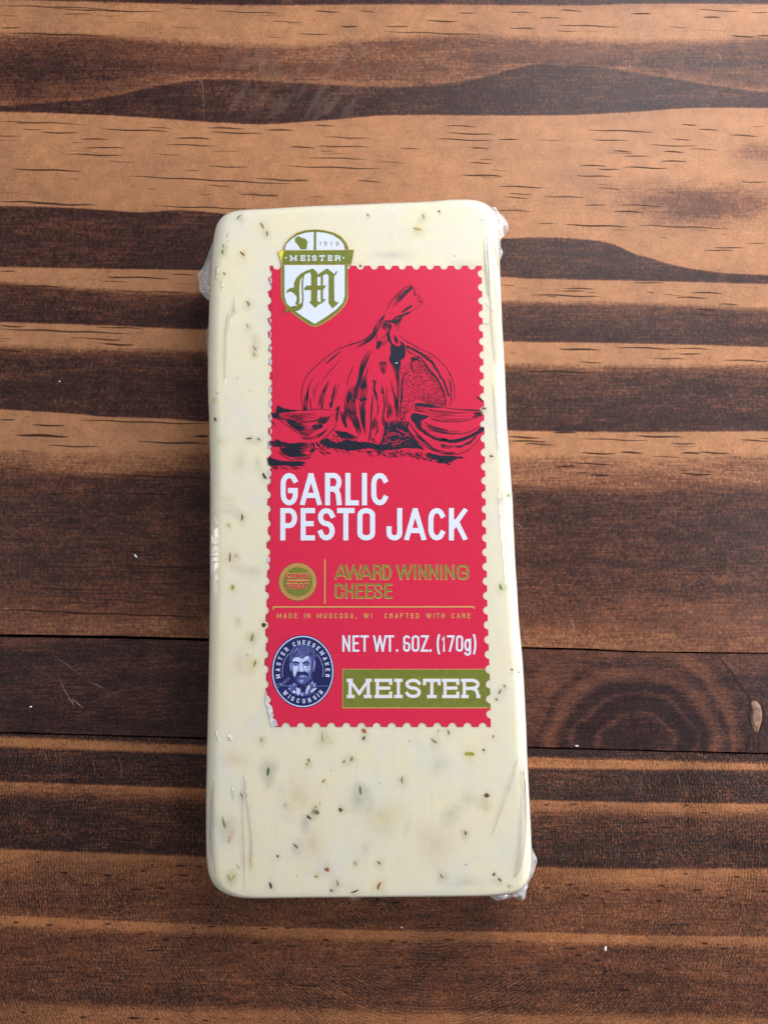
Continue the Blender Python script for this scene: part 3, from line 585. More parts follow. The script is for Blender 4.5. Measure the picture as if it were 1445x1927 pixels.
for pts, w, h in [([(460, 1452), (458, 1500), (459, 1560), (460, 1620), (461, 1676)], 3.5, .020), ([(462, 1458), (464, 1490), (468, 1530), (473, 1580), (472, 1640)], 6, .014), ([(437, 1478), (439, 1505)], 5, .012), ([(403, 1460), (401, 1530), (401, 1590), (406, 1645)], 7, .022), ([(975, 1424), (962, 1470), (944, 1520), (926, 1572)], 4.5, .020), ([(980, 1440), (985, 1500), (984, 1560), (978, 1620), (968, 1652)], 13, .030), ([(981, 1430), (986, 1470), (988, 1540)], 4, .02),
    ([(916, 440), (930, 470), (938, 510)], 5, .02), ([(918, 455), (922, 500), (928, 560), (932, 640), (934, 690)], 17, .028), ([(913, 445), (915, 500), (919, 560)], 8, .015), ([(434, 436), (430, 441), (426, 446)], 6, .02), ([(428, 452), (432, 456)], 6, .015), ([(409, 500), (408, 525)], 7, .02), ([(418, 528), (420, 548)], 6, .016), ([(443, 558), (438, 590), (430, 625)], 4, .016), ([(432, 585), (426, 620), (424, 680), (424, 722)], 6, .018), ([(443, 570), (441, 600)], 5, .012),
    ([(906, 505), (918, 512), (926, 520)], 3, .010), ([(912, 568), (920, 578), (928, 588)], 3, .010), ([(908, 609), (916, 610), (924, 608)], 4, .010), ([(903, 414), (912, 415)], 3, .012), ([(406, 1372), (408, 1385), (414, 1396)], 5, .015), ([(428, 1384), (436, 1394)], 8, .012), ([(448, 1622), (450, 1636)], 6, .012), ([(936, 900), (944, 1000), (950, 1100)], 5, .010), ([(927, 720), (934, 800), (938, 860)], 6, .012), ([(398, 1480), (396, 1560), (398, 1620)], 4, .012), ([(399, 900), (399, 1000), (399, 1100)], 5, .008)]:
    crease(pts, w, h * 1.7, ZT + .004, True)

# ------------------------------------------------------------------ paper label
ZL = ZT + .012
LT = cv((500, 505), (560, 503.5), (620, 503.5), (700, 505), (860, 503.5), (900, 502.5), (1000, 502), (1130, 499), (1200, 497.5), (1290, 498), (1315, 502), (1345, 508), (1368, 514))
RT = cv((500, 906), (600, 908), (690, 909.6), (800, 911), (900, 913), (1050, 915), (1150, 917), (1280, 921.5), (1368, 923.5))
def notch_y(n0, n1, y0, y1, s0, s1):
    ys, y, k = [], y0, 0
    N = round((y1 - y0) / ((s0 + s1) / 2)); raw = [0]
    for i in range(N): raw.append(raw[-1] + lerp(s0, s1, (i + .5) / N))
    return [y0 + r * (y1 - y0) / raw[-1] for r in raw]
ny_ = notch_y(0, 0, 515, 1344, 25.4, 28.4)
TEETH = []
def label_outline():
    pts = []; r = 7.4
    # top, left to right
    x = 521.2; pts.append((505, 500))
    while x < 900:
        for k in range(9): a = math.pi - math.pi * k / 8; pts.append((x + r * math.cos(a), 500 + r * math.sin(a)))
        x += 26.2
    pts.append((906, 500))
    for y in ny_:
        rr = r * lerp(1, 1.1, (y - 500) / 868); X = interp(RT, y)
        for k in range(9): a = -math.pi / 2 + math.pi * k / 8; pts.append((interp(RT, y + rr * math.sin(a)) - rr * math.cos(a), y + rr * math.sin(a)))
    pts.append((923.5, 1368)); x = 908.3
    while x > 530:
        for k in range(9): a = math.pi * k / 8; pts.append((x + 8.1 * math.cos(a), 1368 - 8.1 * math.sin(a)))
        x -= 28.45
    pts.append((interp(LT, 1368) + 9, 1368))
    ly = [y for y in ny_]
    for y in range(1360, 500, -14): pts.append((interp(LT, y) + 9, y))
    pts.append((514, 500))
    return pts[0:1] and pts[1:]
lo = label_outline()
ink_n = 0
def poly(mb, pts, lev, mi=0, z0=ZL, jit=True):
    global ink_n
    ink_n += 1; z = z0 + lev * .0016 + ((ink_n % 12) * .00011 if jit else 0)
    P = [at(x, y, z) for x, y in pts]
    tris = tessellate_polygon([[Vector((p.x, p.y, 0)) for p in P]])
    fs = []
    for t in tris:
        a, b, c = (P[i] for i in t); fs.append(tuple(t) if (b - a).cross(c - a).z > 0 else tuple(reversed(t)))
    mb.add(P, fs, mi)
lab = MB(); poly(lab, lo, 0, 0, jit=False)
b0 = len(lab.v)
bot_ = [(p.x, p.y, ZT + .003) for p in (at(x, y, ZL) for x, y in lo)]; n = len(lo)
lab.add([tuple(at(x, y, ZL)) for x, y in lo] + bot_, [(i, (i + 1) % n, n + (i + 1) % n, n + i) for i in range(n)], 0)
# teeth of the left edge, each bent a little its own way over the crease in the film
random.seed(5)
ends = [500] + ny_ + [1368]
shine = {1: 1, 2: 0, 3: 0, 4: 1, 5: 1, 6: 1, 7: 1, 8: 0, 9: 1, 10: 1, 11: 1, 12: 1, 13: 1, 15: 1, 16: 0, 21: 1}
for i in range(len(ends) - 1):
    y0, y1 = ends[i], ends[i + 1]; r = 7.6 if i else 7.6
    t0 = y0 + (r if i else 0); t1 = y1 - (r if i < len(ends) - 2 else 0)
    lx = lambda y: interp(LT, y)
    base = [(lx(y0) + 9.2, y0), (lx(y1) + 9.2, y1)]; seg = []
    if i: seg += [(lx(y0 + r * math.sin(a)) + r * math.cos(a), y0 + r * math.sin(a)) for a in [math.pi / 2 * k / 5 for k in range(6)]]
    else: seg += [(lx(y0), y0)]
    if i < len(ends) - 2: seg += [(lx(y1 - r * math.sin(a)) + r * math.cos(a), y1 - r * math.sin(a)) for a in [math.pi / 2 * (5 - k) / 5 for k in range(6)]]
    else: seg += [(lx(y1), y1)]
    pts = seg + [base[1], base[0]]
    dip = .015
    P = []
    for x, y in pts:
        q = max(0, (lx(y) + 9.2 - x) / 9.2); P.append(at(x, y, ZL - dip * q + (.003 * math.sin(y) * q)))
    tris = tessellate_polygon([[Vector((p.x, p.y, 0)) for p in P]]); fs = []
    for t in tris:
        a, b, c = (P[k] for k in t); fs.append(tuple(t) if (b - a).cross(c - a).z > 0 else tuple(reversed(t)))
    lab.add(P, fs, 0)
    if shine.get(i):      # white oval painted on the bent tooth as its glint
        ym = (t0 + t1) / 2; g = []
        for k in range(12):
            a = 2 * math.pi * k / 12; g.append((lx(ym) + 3.2 + (4.6 + random.uniform(-.9, .6)) * math.cos(a), ym + (7.4 + random.uniform(-1.4, .5)) * math.sin(a)))
        lab.add([at(x, y, ZL + .0012 - dip * max(0, (lx(y) + 9.2 - x) / 9.2)) for x, y in g], [tuple(reversed(range(12)))], 1)
# torn white corner
torn = [(499, 1297), (502, 1303), (503, 1311), (502, 1318), (507, 1324), (512, 1330), (514, 1338), (511, 1344), (513, 1351), (520, 1355), (523, 1365), (512, 1369), (508, 1360), (508, 1350), (504, 1341), (503, 1331), (499, 1322), (500, 1310)]
lab.add([at(x, y, ZL + .003 + (.004 * math.sin(i * 2.1))) for i, (x, y) in enumerate(torn)], [tuple(reversed(range(len(torn))))], 1)
label = lab.build('paper_label', [paper_red, torn_foil_glint], pack)
label['label'] = 'red paper label with stamp-like notched edges'

# --- stroke lettering
def arc(cx, cy, rx, ry, a0, a1, n=7): return [(cx + rx * math.cos(R(a0 + (a1 - a0) * k / n)), cy + ry * math.sin(R(a0 + (a1 - a0) * k / n))) for k in range(n + 1)]
Q = .17
STAD = arc(.5, 1 - Q, .5, Q, 0, 180) + arc(.5, Q, .5, Q, 180, 360)
def bowl(y0, y1, x=.55): h = (y1 - y0) / 2; return [(0, y1)] + arc(x, y0 + h, 1 - x, h, 90, -90, 10) + [(0, y0)]
GL = {
 'G': [[(1, .70)] + arc(.5, 1 - Q, .5, Q, 0, 180) + arc(.5, Q, .5, Q, 180, 360) + [(1, .46), (.52, .46)]],
 'C': [[(1, .70)] + arc(.5, 1 - Q, .5, Q, 0, 180) + arc(.5, Q, .5, Q, 180, 360) + [(1, .30)]],
 'O': ['c', STAD], '0': ['c', STAD],
 'A': [[(0, 0), (.47, 1)], [(.53, 1), (1, 0)], [(.15, .27), (.85, .27)]],
 'R': [[(0, 0), (0, 1)], bowl(.5, 1), [(.5, .5), (.80, .44), (.93, .3), (1, 0)]],
 'P': [[(0, 0), (0, 1)], bowl(.45, 1)],
 'L': [[(0, 1), (0, 0), (1, 0)]], 'I': [[(.5, 0), (.5, 1)]],
 'E': [[(1, 1), (0, 1), (0, 0), (1, 0)], [(0, .52), (.86, .52)]], 'F': [[(1, 1), (0, 1), (0, 0)], [(0, .52), (.86, .52)]],
 'S': [[(1, .70)] + arc(.5, 1 - Q, .5, Q, 0, 180) + arc(.5, .77, .5, .17, 180, 240, 4) + [(.75, .42)] + arc(.5, .25, .5, .17, 45, 0, 3) + arc(.5, Q, .5, Q, 0, -180) + [(0, .30)]],
 'T': [[(0, 1), (1, 1)], [(.5, 1), (.5, 0)]], 'J': [[(1, 1)] + arc(.5, Q, .5, Q, 0, -180) + [(0, .33)]],
 'K': [[(0, 0), (0, 1)], [(1, 1), (.06, .36)], [(.38, .60), (1, 0)]],
 'W': [[(0, 1), (.25, 0)], [(.25, 0), (.5, 1)], [(.5, 1), (.75, 0)], [(.75, 0), (1, 1)]],
 'N': [[(0, 0), (0, 1)], [(0, 1), (1, 0)], [(1, 0), (1, 1)]], 'D': [[(0, 0), (0, 1)], bowl(0, 1, .4)],
 'H': [[(0, 0), (0, 1)], [(1, 0), (1, 1)], [(0, .5), (1, .5)]], 'M': [[(0, 0), (0, 1)], [(0, 1), (.5, .2)], [(.5, .2), (1, 1)], [(1, 1), (1, 0)]],
 'U': [[(0, 1)] + arc(.5, Q, .5, Q, 180, 360) + [(1, 1)]], 'Z': [[(0, 1), (1, 1), (0, 0), (1, 0)]],
 '1': [[(.0, .78), (.6, 1), (.6, 0)]], '7': [[(0, 1), (1, 1), (.35, 0)]],
 '6': [arc(.5, 1 - Q, .5, Q, 35, 180) + arc(.5, Q, .5, Q, 180, 360) + [(1, .36)] + arc(.5, .38, .5, .15, 0, 165, 7)],
 '9': [arc(.5, Q, .5, Q, 215, 360) + arc(.5, 1 - Q, .5, Q, 0, 180) + [(0, .64)] + arc(.5, .62, .5, .15, 180, 345, 7)],
 'g': ['c', arc(.5, .40, .5, .36, 90, 450, 14)[:-1]], '(': [arc(2.8, .45, 2.8, .82, 130, 230, 8)], ')': [arc(-1.8, .45, 2.8, .82, 50, -50, 8)],
 '.': [[(.5, .0), (.5, .02)]], ',': [[(.6, .03), (.3, -.16)]], 'c': [],
}
def slab(ch):
    g = list(GL[ch]); s = .0
    if ch == 'M': g += [[(-.10, 0), (.16, 0)], [(.84, 0), (1.10, 0)], [(-.10, 1), (.06, 1)], [(.94, 1), (1.10, 1)]]
    if ch == 'E': g += [[(-.12, 1), (0, 1)], [(-.12, 0), (0, 0)], [(1, 1), (1, .82)], [(1, 0), (1, .2)]]
    if ch == 'I': g += [[(0, 1), (1, 1)], [(0, 0), (1, 0)]]
    if ch == 'T': g += [[(0, 1), (0, .80)], [(1, 1), (1, .80)], [(.28, 0), (.72, 0)]]
    if ch == 'R': g += [[(-.12, 1), (0, 1)], [(-.12, 0), (.2, 0)], [(1, 0), (1.06, 0)]]
    if ch == 'S': g += []
    return g
def thick(pts, w, closed=False, cap=True):
    """outline of a polyline of width w with mitred corners, as quads"""
    n = len(pts); P = [Vector(p) for p in pts]; Lf, Rt = [], []
    P2 = [P[0]]
    for p in P[1:]:
        if (p - P2[-1]).length > 1e-4: P2.append(p)
    P = P2; n = len(P)
    if closed and (P[0] - P[-1]).length < 1e-4: P = P[:-1]; n -= 1
    if cap and not closed:
        P[0] = P[0] + (P[0] - P[1]).normalized() * w * .5; P[-1] = P[-1] + (P[-1] - P[-2]).normalized() * w * .5
    for i in range(n):
        a = P[i - 1] if (i or closed) else None; b = P[(i + 1) % n] if (i < n - 1 or closed) else None
        d0 = (P[i] - a).normalized() if a is not None else None; d1 = (b - P[i]).normalized() if b is not None else None
        if d0 is None: d0 = d1
        if d1 is None: d1 = d0
        n0, n1 = Vector((-d0.y, d0.x)), Vector((-d1.y, d1.x)); m = (n0 + n1)
        if m.length < .2: m = n0
        m.normalize(); k = min(2.2, 1 / max(.35, m.dot(n1)))
        Lf.append(P[i] + m * w * .5 * k); Rt.append(P[i] - m * w * .5 * k)
    q = [(Lf[i], Lf[(i + 1) % n], Rt[(i + 1) % n], Rt[i]) for i in range(n if closed else n - 1)]
    return q
def stroke_quads(mb, quads, lev, mi, f):
    global ink_n
    ink_n += 1; z = ZL + lev * .0016 + (ink_n % 12) * .00011
    vs, fs = [], []
    for q in quads:
        P = [at(*f(p[0], p[1]), z) for p in q]; b = len(vs); vs += P
        fs.append((b, b + 1, b + 2, b + 3) if (P[1] - P[0]).cross(P[2] - P[0]).z > 0 or (P[2] - P[0]).cross(P[3] - P[0]).z > 0 else (b + 3, b + 2, b + 1, b))
    mb.add(vs, fs, mi)
def glyph(mb, ch, x0, x1, y0, y1, w, lev, mi=0, slabbed=False, f=None, grow=0.0, clampy=True):
    """letter ch in the box x0..x1, y0 (top)..y1 (base), pixel units, stroke width w"""
    g = slab(ch) if slabbed else GL[ch]; closed = False
    small = w / (y1 - y0) > .135
    if small and ch in 'CSG':
        g = {'C': [arc(.5, 1 - .3, .5, .3, 25, 180) + arc(.5, .3, .5, .3, 180, 335)], 'G': [arc(.5, 1 - .3, .5, .3, 25, 180) + arc(.5, .3, .5, .3, 180, 350) + [(1, .45), (.6, .45)]],
             'S': [arc(.5, .76, .5, .24, 15, 250, 9) + arc(.5, .26, .5, .26, 70, -165, 9)]}[ch]
    X0, X1, Y0, Y1 = x0 + w / 2, x1 - w / 2, y1 - w / 2, y0 + w / 2
    if f is None: f = lambda x, y: (x, y)
    for pl in g:
        if pl == 'c': closed = True; continue
        pts = [(lerp(X0, X1, a), lerp(Y0, Y1, b)) for a, b in pl]
        qs = thick(pts, w + grow, closed and len(pl) > 5)
        if clampy and ch not in 'g(),':
            lo_, hi_ = y0 - grow / 2, y1 + grow / 2
            qs = [tuple(Vector((p[0], min(hi_, max(lo_, p[1])))) for p in q) for q in qs]
        stroke_quads(mb, qs, lev, mi, f)
    if ch == 'g':
        for pl in ([(1, .76), (1, -.12)] + arc(.5, -.12, .5, .16, 0, -160, 6),):
            stroke_quads(mb, thick([(lerp(X0, X1, a), lerp(Y0, Y1, b)) for a, b in pl], w + grow), lev, mi, f)
def boxes(mb, specs, sx, ox, y0, y1, w, lev, mi=0, **kw):
    for ch, a, b in specs: glyph(mb, ch, a / sx + ox, b / sx + ox, y0, y1, w, lev, mi, **kw)
def line_text(mb, s, x0, x1, y0, y1, w, lev, mi=0, gap=.45, **kw):
    wd = {'I': .12, ' ': .55, 'M': .95, 'W': 1.15, '.': .15, ',': .2, '1': .35}
    ws = [wd.get(c, .68) for c in s]; tot = sum(ws) + gap * (len(s) - 1); u = (x1 - x0) / tot; x = x0
    for c, ww in zip(s, ws):
        if c != ' ': glyph(mb, c, x, x + max(ww * u, w), y0, y1, w, lev, mi, **kw)
        x += (ww + gap) * u

# product name
nm = MB()
boxes(nm, [('G', 120, 222), ('A', 236, 362), ('R', 382, 480), ('L', 502, 582), ('I', 598, 632), ('C', 655, 755)], 3.141, 490, 890, 951, 9.6, 3)
boxes(nm, [('P', 118, 218), ('E', 238, 323), ('S', 340, 440), ('T', 453, 557), ('O', 573, 678), ('J', 745, 838), ('A', 851, 978), ('C', 992, 1092), ('K', 1113, 1220)], 3.141, 490, 956, 1017, 9.6, 3)
nm.build('product_name', ink_white, label)
nw = MB()
boxes(nw, [('N', 495, 543), ('E', 556, 597), ('T', 603, 655), ('W', 680, 762), ('T', 756, 808), ('.', 818, 832), ('6', 862, 905), ('O', 913, 960), ('Z', 968, 1016), ('.', 1020, 1034), ('(', 1064, 1085), ('1', 1096, 1118), ('7', 1126, 1172), ('0', 1180, 1224), ('g', 1230, 1272), (')', 1283, 1304)], 3.211, 490, 1195.5, 1226.5, 4.0, 3)
nw.build('net_weight_lettering', ink_white, label)
aw = MB()
for lev, mi, gr, dx, dy in ((2, 0, 1.5, -.3, .5), (3, 1, 0, .2, -.2)):
    boxes(aw, [('A', 442, 515), ('W', 505, 602), ('A', 592, 662), ('R', 670, 718), ('D', 727, 776), ('W', 806, 898), ('I', 906, 924), ('N', 938, 985), ('N', 1000, 1050), ('I', 1062, 1080), ('N', 1094, 1146), ('G', 1165, 1230)], 3.141, 490 + dx, 1062.6 + dy, 1090 + dy, 3.0, lev, mi, grow=gr)
    boxes(aw, [('C', 443, 492), ('H', 505, 552), ('E', 568, 610), ('E', 624, 666), ('S', 674, 722), ('E', 738, 779)], 3.141, 490 + dx, 1098 + dy, 1125.5 + dy, 3.0, lev, mi, grow=gr)
aw.build('award_lettering', [gold_edge, gold], label)
ru = MB()
poly(ru, [(610.2, 1052.4), (612.6, 1052.4), (612.4, 1136), (610, 1136)], 3); poly(ru, [(514, 1141), (892, 1140.6), (892.5, 1143.2), (514.5, 1143.4)], 3)
poly(ru, [(513.5, 1141), (516.5, 1141), (515.5, 1147), (513, 1147)], 4); poly(ru, [(890, 1141), (892.6, 1141), (893, 1146), (891, 1146)], 4)
ru.build('gold_rules', gold_edge, label)
sm = MB()
line_text(sm, 'MADE IN MUSCODA, WI', 521, 699, 1154, 1163.6, 1.5, 3); line_text(sm, 'CRAFTED WITH CARE', 723, 885, 1154, 1163.6, 1.5, 3)
sm.build('origin_lettering', gold_edge, label)

# gold banner, its right edge cut by the same notches as the label
right_edge = [p for p in lo if p[0] > 895 and 1259.5 < p[1] < 1332]
bn = MB()
poly(bn, [(644.5, 1332.5)] + [(921 if False else interp(RT, 1332.5) , 1332.5)] + [(x, y) for x, y in reversed(right_edge)] + [(interp(RT, 1259.4), 1259.4), (644.5, 1259.4)], 2, 0)
poly(bn, [(644, 1331.2), (919, 1331.2), (919, 1333), (644, 1333)], 3, 1); poly(bn, [(644, 1259), (645.3, 1259), (645.3, 1333), (644, 1333)], 4, 1); poly(bn, [(645.3, 1258.8), (912, 1258.8), (912, 1259.9), (645.3, 1259.9)], 4, 1)
MS = [('M', 533, 660), ('E', 698, 795), ('I', 808, 858), ('S', 876, 968), ('T', 982, 1088), ('E', 1106, 1200), ('R', 1222, 1322)]
for lev, mi, gr in ((4, 1, 2.0), (6, 2, 0)):
    boxes(bn, MS, 3.211, 490, 1277.6, 1313.4, 5.4, lev, mi, slabbed=True, grow=gr)
bn.build('gold_banner', [gold, gold_edge, ink_white], label)

# round gold seal
sl = MB(); cx, cy = 560.4, 1094.9
def circ(cx, cy, rx, ry, n=64, sc=0, amp=0): return [(cx + (rx + amp * math.cos(sc * t)) * math.cos(t), cy + (ry + amp * math.cos(sc * t)) * math.sin(t)) for t in [2 * math.pi * i / n for i in range(n)]]
def ringp(mb, cx, cy, rx, ry, w, lev, mi, n=72, sc=0, amp=0):
    a = circ(cx, cy, rx, ry, n, sc, amp); b = circ(cx, cy, rx - w, ry - w, n, sc, amp)
    global ink_n
    ink_n += 1; z = ZL + lev * .0016 + (ink_n % 12) * .00011
    P = [at(x, y, z) for x, y in a + b]; mb.add(P, [(i, n + i, n + (i + 1) % n, (i + 1) % n) for i in range(n)], mi)
ringp(sl, cx, cy, 35.6, 35.6, 5.2, 2, 1, 120, 24, .7); ringp(sl, cx, cy, 34.2, 34.2, 1.6, 3, 0, 120, 24, .7); ringp(sl, cx, cy, 31.8, 31.8, 1.5, 4, 0)
poly(sl, circ(cx, cy, 28.8, 28.8), 2, 1); ringp(sl, cx, cy, 29.2, 29.2, 1.3, 4, 0)
for lev, mi, gr, dy in ((4, 0, 1.5, -.6), (6, 2, 0, .2)):
    line_text(sl, 'COWS', 539.5, 581, 1079 + dy, 1089.5 + dy, 2.1, lev, mi, .25, grow=gr); line_text(sl, 'FIRST', 540.5, 580, 1098 + dy, 1108.8 + dy, 2.1, lev, mi, .3, grow=gr)
poly(sl, [(540, 1090.9), (581.5, 1090.9), (581.5, 1093.2), (540, 1093.2)], 4, 0); poly(sl, [(540, 1093.6), (581.5, 1093.6), (581.5, 1095.2), (540, 1095.2)], 4, 2)
sl.build('round_seal', [gold_edge, gold, paper_red], label)

# shield emblem
def T(sc, ox, oy): return lambda pts: [(x / sc + ox, y / sc + oy) for x, y in pts]
t1 = T(6.568, 480, 420); sh = MB()
dome = [(350, 345), (358, 300), (378, 250), (430, 190), (520, 122), (620, 90), (740, 78), (860, 92), (980, 122), (1062, 170), (1122, 240), (1145, 290), (1155, 345)]
low = [(1142, 510), (1142, 900), (1132, 950), (1100, 1015), (1020, 1105), (900, 1195), (800, 1255), (740, 1275), (680, 1255), (600, 1205), (480, 1115), (400, 1040), (348, 960), (330, 900), (330, 510)]
poly(sh, t1([(x - 6 if x < 740 else x + 6, y - 4) for x, y in dome] + [(1155, 515), (1142, 515)] + [(x, y) for x, y in [(1150, 905), (1138, 958), (1107, 1022), (1025, 1114), (904, 1204), (802, 1264), (740, 1284), (678, 1264), (596, 1214), (474, 1124), (392, 1046), (340, 962), (322, 900)]] + [(322, 515), (350, 515)]), 4, 1)
poly(sh, t1(dome + low), 5, 0)
poly(sh, t1([(370, 332), (385, 262), (440, 205), (520, 152), (620, 120), (725, 108), (725, 332)]), 6, 2); poly(sh, t1([(757, 332), (757, 108), (860, 118), (960, 147), (1050, 205), (1095, 262), (1110, 332)]), 6, 2)
poly(sh, t1([(365, 515), (1108, 515), (1108, 900), (1085, 980), (1010, 1062), (900, 1143), (740, 1245), (600, 1160), (470, 1070), (390, 990), (365, 900)]), 6, 2)
poly(sh, t1([(286, 340), (1228, 326), (1190, 515), (333, 518)]), 7, 1); poly(sh, t1([(345, 343), (1222, 332), (1186, 510), (335, 512)]), 8, 0); poly(sh, t1([(288, 346), (360, 343), (322, 470)]), 9, 3)
poly(sh, t1([(500, 178), (522, 166), (545, 160), (575, 180), (620, 190), (640, 212), (642, 235), (660, 215), (645, 262), (638, 322), (565, 324), (545, 290), (520, 258), (495, 232), (492, 202)]), 7, 0)
for a, b, ch in ((795, 822, '1'), (855, 888, '9'), (930, 957, '1'), (1002, 1040, '6')): glyph(sh, ch, a / 6.568 + 480, b / 6.568 + 480, 225 / 6.568 + 420, 278 / 6.568 + 420, 1.05, 7, 0)
for ch, a, b in [('M', 436, 515), ('E', 566, 622), ('I', 645, 682), ('S', 703, 765), ('T', 795, 865), ('E', 903, 957), ('R', 990, 1055)]:
    glyph(sh, ch, a / 6.568 + 480, b / 6.568 + 480, 396 / 6.568 + 420, 466 / 6.568 + 420, 2.1, 10, 2, slabbed=True)
for x in (383, 1093): poly(sh, circ(x / 6.568 + 480, 428 / 6.568 + 420, 1.7, 1.7, 12), 10, 2)
def smooth_poly(pts): return catmull(pts, 3, True)
for pg in [[(715, 560), (640, 585), (570, 620), (510, 680), (485, 740), (483, 795), (515, 850), (517, 950), (495, 1003), (540, 1012), (552, 960), (547, 800), (560, 700), (600, 640), (685, 600)],
    [(375, 1112), (370, 1078), (395, 1040), (450, 1030), (520, 1018), (570, 985), (596, 985), (590, 1030), (555, 1072), (490, 1090), (430, 1080), (395, 1095)],
    [(386, 868), (400, 825), (440, 800), (492, 795), (520, 850), (515, 905), (480, 862), (440, 842), (410, 850)],
    [(680, 600), (715, 558), (770, 608), (770, 960), (812, 980), (745, 1047), (673, 975), (695, 955), (695, 640)],
    [(603, 812), (640, 770), (882, 770), (842, 822), (620, 826)],
    [(768, 640), (890, 558), (982, 628), (1005, 590), (1018, 598), (1003, 630), (978, 655), (980, 950), (1005, 978), (1035, 972), (1025, 995), (960, 1050), (912, 990), (912, 650), (890, 622), (800, 662), (768, 662)]]:
    poly(sh, t1(pg), 9, 0)
def mstroke(mb, pts, w, lev, mi, tf):
    P = catmull(tf(pts), 4); stroke_quads(mb, thick(P, w, cap=False), lev, mi, lambda x, y: (x, y))
mstroke(sh, [(606, 625), (590, 700), (586, 800), (592, 940), (575, 1020)], 2.8, 8, 0, t1); mstroke(sh, [(828, 600), (826, 800), (828, 965)], 4.0, 8, 0, t1); mstroke(sh, [(775, 990), (815, 985), (868, 938)], 3.0, 8, 0, t1); mstroke(sh, [(598, 630), (690, 590)], 2.2, 8, 0, t1)
sh.build('shield_emblem', [gold, gold_edge, ink_white, gold_bright], label)

# --- garlic engraving
ga = MB(); random.seed(3)
A1, A2, A3, A0 = T(5.161, 640, 520), T(6.283, 490, 640), T(6.283, 690, 640), T(3.141, 480, 500)
def ink(pts, w, tf, lev=3, taper=True, n=4):
    P = catmull(tf(pts), n); m = len(P); z = ZL + lev * .0016 + (random.randrange(12)) * .00011; vs = []
    for i, (x, y) in enumerate(P):
        a, b = P[max(0, i - 1)], P[min(m - 1, i + 1)]; dx, dy = b[0] - a[0], b[1] - a[1]; l = math.hypot(dx, dy) or 1; t = i / (m - 1)
        ww = w * .5 * ((.25 + .75 * math.sin(math.pi * t) ** .6) if taper else 1) * random.uniform(.8, 1.15)
        vs += [at(x - dy / l * ww, y + dx / l * ww, z), at(x + dy / l * ww, y - dx / l * ww, z)]
    ga.add(vs, [(2 * i + 1, 2 * i + 3, 2 * i + 2, 2 * i) for i in range(m - 1)])
def hatch(a, b, n, w, tf, jit=.12):
    """n strokes between two guide lines"""
    n = int(n * 1.45); w *= .8
    for i in range(n):
        t = (i + random.uniform(-.3, .3)) / max(1, n - 1); s0, s1 = random.uniform(0, jit), 1 - random.uniform(0, jit)
        p = [(lerp(q[0], r[0], t), lerp(q[1], r[1], t)) for q, r in zip(a, b)]
        c = catmull(p, 4); k0, k1 = int(s0 * (len(c) - 1)), max(int(s1 * (len(c) - 1)), 2); c = c[min(k0, len(c) - 3):k1 + 1]
        if len(c) > 1: ink(c, w * random.uniform(.45, 1.0), tf, n=1)
def blob(pts, tf, lev=3, rag=0.0):
    c = catmull(pts, 3, True); c = [(x + random.uniform(-rag, rag), y + random.uniform(-rag, rag)) for x, y in c]; poly(ga, tf(c), lev, 0)
# stalk (A1)
ink([(440, 350), (480, 270), (540, 190), (620, 115), (690, 85)], 1.3, A1); ink([(690, 85), (715, 120), (735, 155)], 1.1, A1); ink([(735, 155), (712, 160), (735, 178), (708, 190), (745, 180)], 1.2, A1); ink([(745, 180), (765, 190), (785, 225), (802, 262)], 1.1, A1); ink([(802, 262), (765, 240), (745, 200)], 1.0, A1); ink([(800, 268), (740, 310), (680, 345)], 1.0, A1)
hatch([(690, 90), (600, 150), (530, 230), (480, 340)], [(700, 115), (640, 180), (560, 270), (490, 362)], 8, 1.5, A1, .5); blob([(685, 95), (700, 110), (695, 130), (640, 160), (620, 150), (660, 120)], A1, 3, 3)
hatch([(695, 275), (640, 310), (585, 355)], [(700, 290), (650, 325), (590, 362)], 5, 1.3, A1, .2); hatch([(680, 340), (600, 370), (520, 400)], [(690, 350), (610, 385), (530, 415)], 5, 1.4, A1, .2)
hatch([(440, 345), (400, 400), (340, 490), (300, 570), (200, 640)], [(430, 385), (405, 450), (360, 540), (310, 610), (220, 660)], 12, 1.6, A1, .35)
blob([(430, 380), (410, 430), (370, 500), (345, 550), (330, 545), (360, 480), (400, 410)], A1, 3, 3)
ink([(320, 545), (260, 595), (200, 630), (100, 660), (0, 705)], 1.2, A1); hatch([(330, 560), (260, 620), (120, 700)], [(345, 580), (270, 640), (130, 712)], 6, 1.3, A1, .4)
blob([(440, 430), (500, 420), (560, 390), (530, 430), (480, 450), (450, 475), (420, 480)], A1, 3, 5); hatch([(430, 430), (415, 480), (405, 530)], [(500, 450), (470, 490), (430, 540)], 7, 1.2, A1, .3)
blob([(500, 430), (560, 410), (605, 398), (590, 430), (560, 455), (545, 490), (530, 455), (505, 450)], A1, 3, 4); ink([(600, 410), (570, 470), (565, 540)], 1.2, A1)
blob([(470, 470), (492, 460), (495, 500), (480, 560), (500, 630), (510, 670), (480, 640), (458, 600), (455, 560), (475, 510)], A1, 3, 4)
ink([(490, 500), (450, 560), (400, 608)], 1.2, A1); ink([(355, 560), (360, 620), (355, 700)], 1.2, A1); blob([(370, 630), (400, 625), (400, 660), (380, 700), (358, 710), (352, 680)], A1, 3, 4); hatch([(395, 620), (400, 700)], [(455, 610), (470, 690)], 6, .9, A1, .4)
hatch([(520, 560), (530, 620), (540, 660)], [(545, 580), (560, 620), (562, 660)], 6, 1.1, A1, .3); ink([(580, 580), (640, 625), (720, 670), (780, 705)], 1.3, A1); blob([(585, 630), (610, 645), (640, 690), (600, 670)], A1, 3, 3)
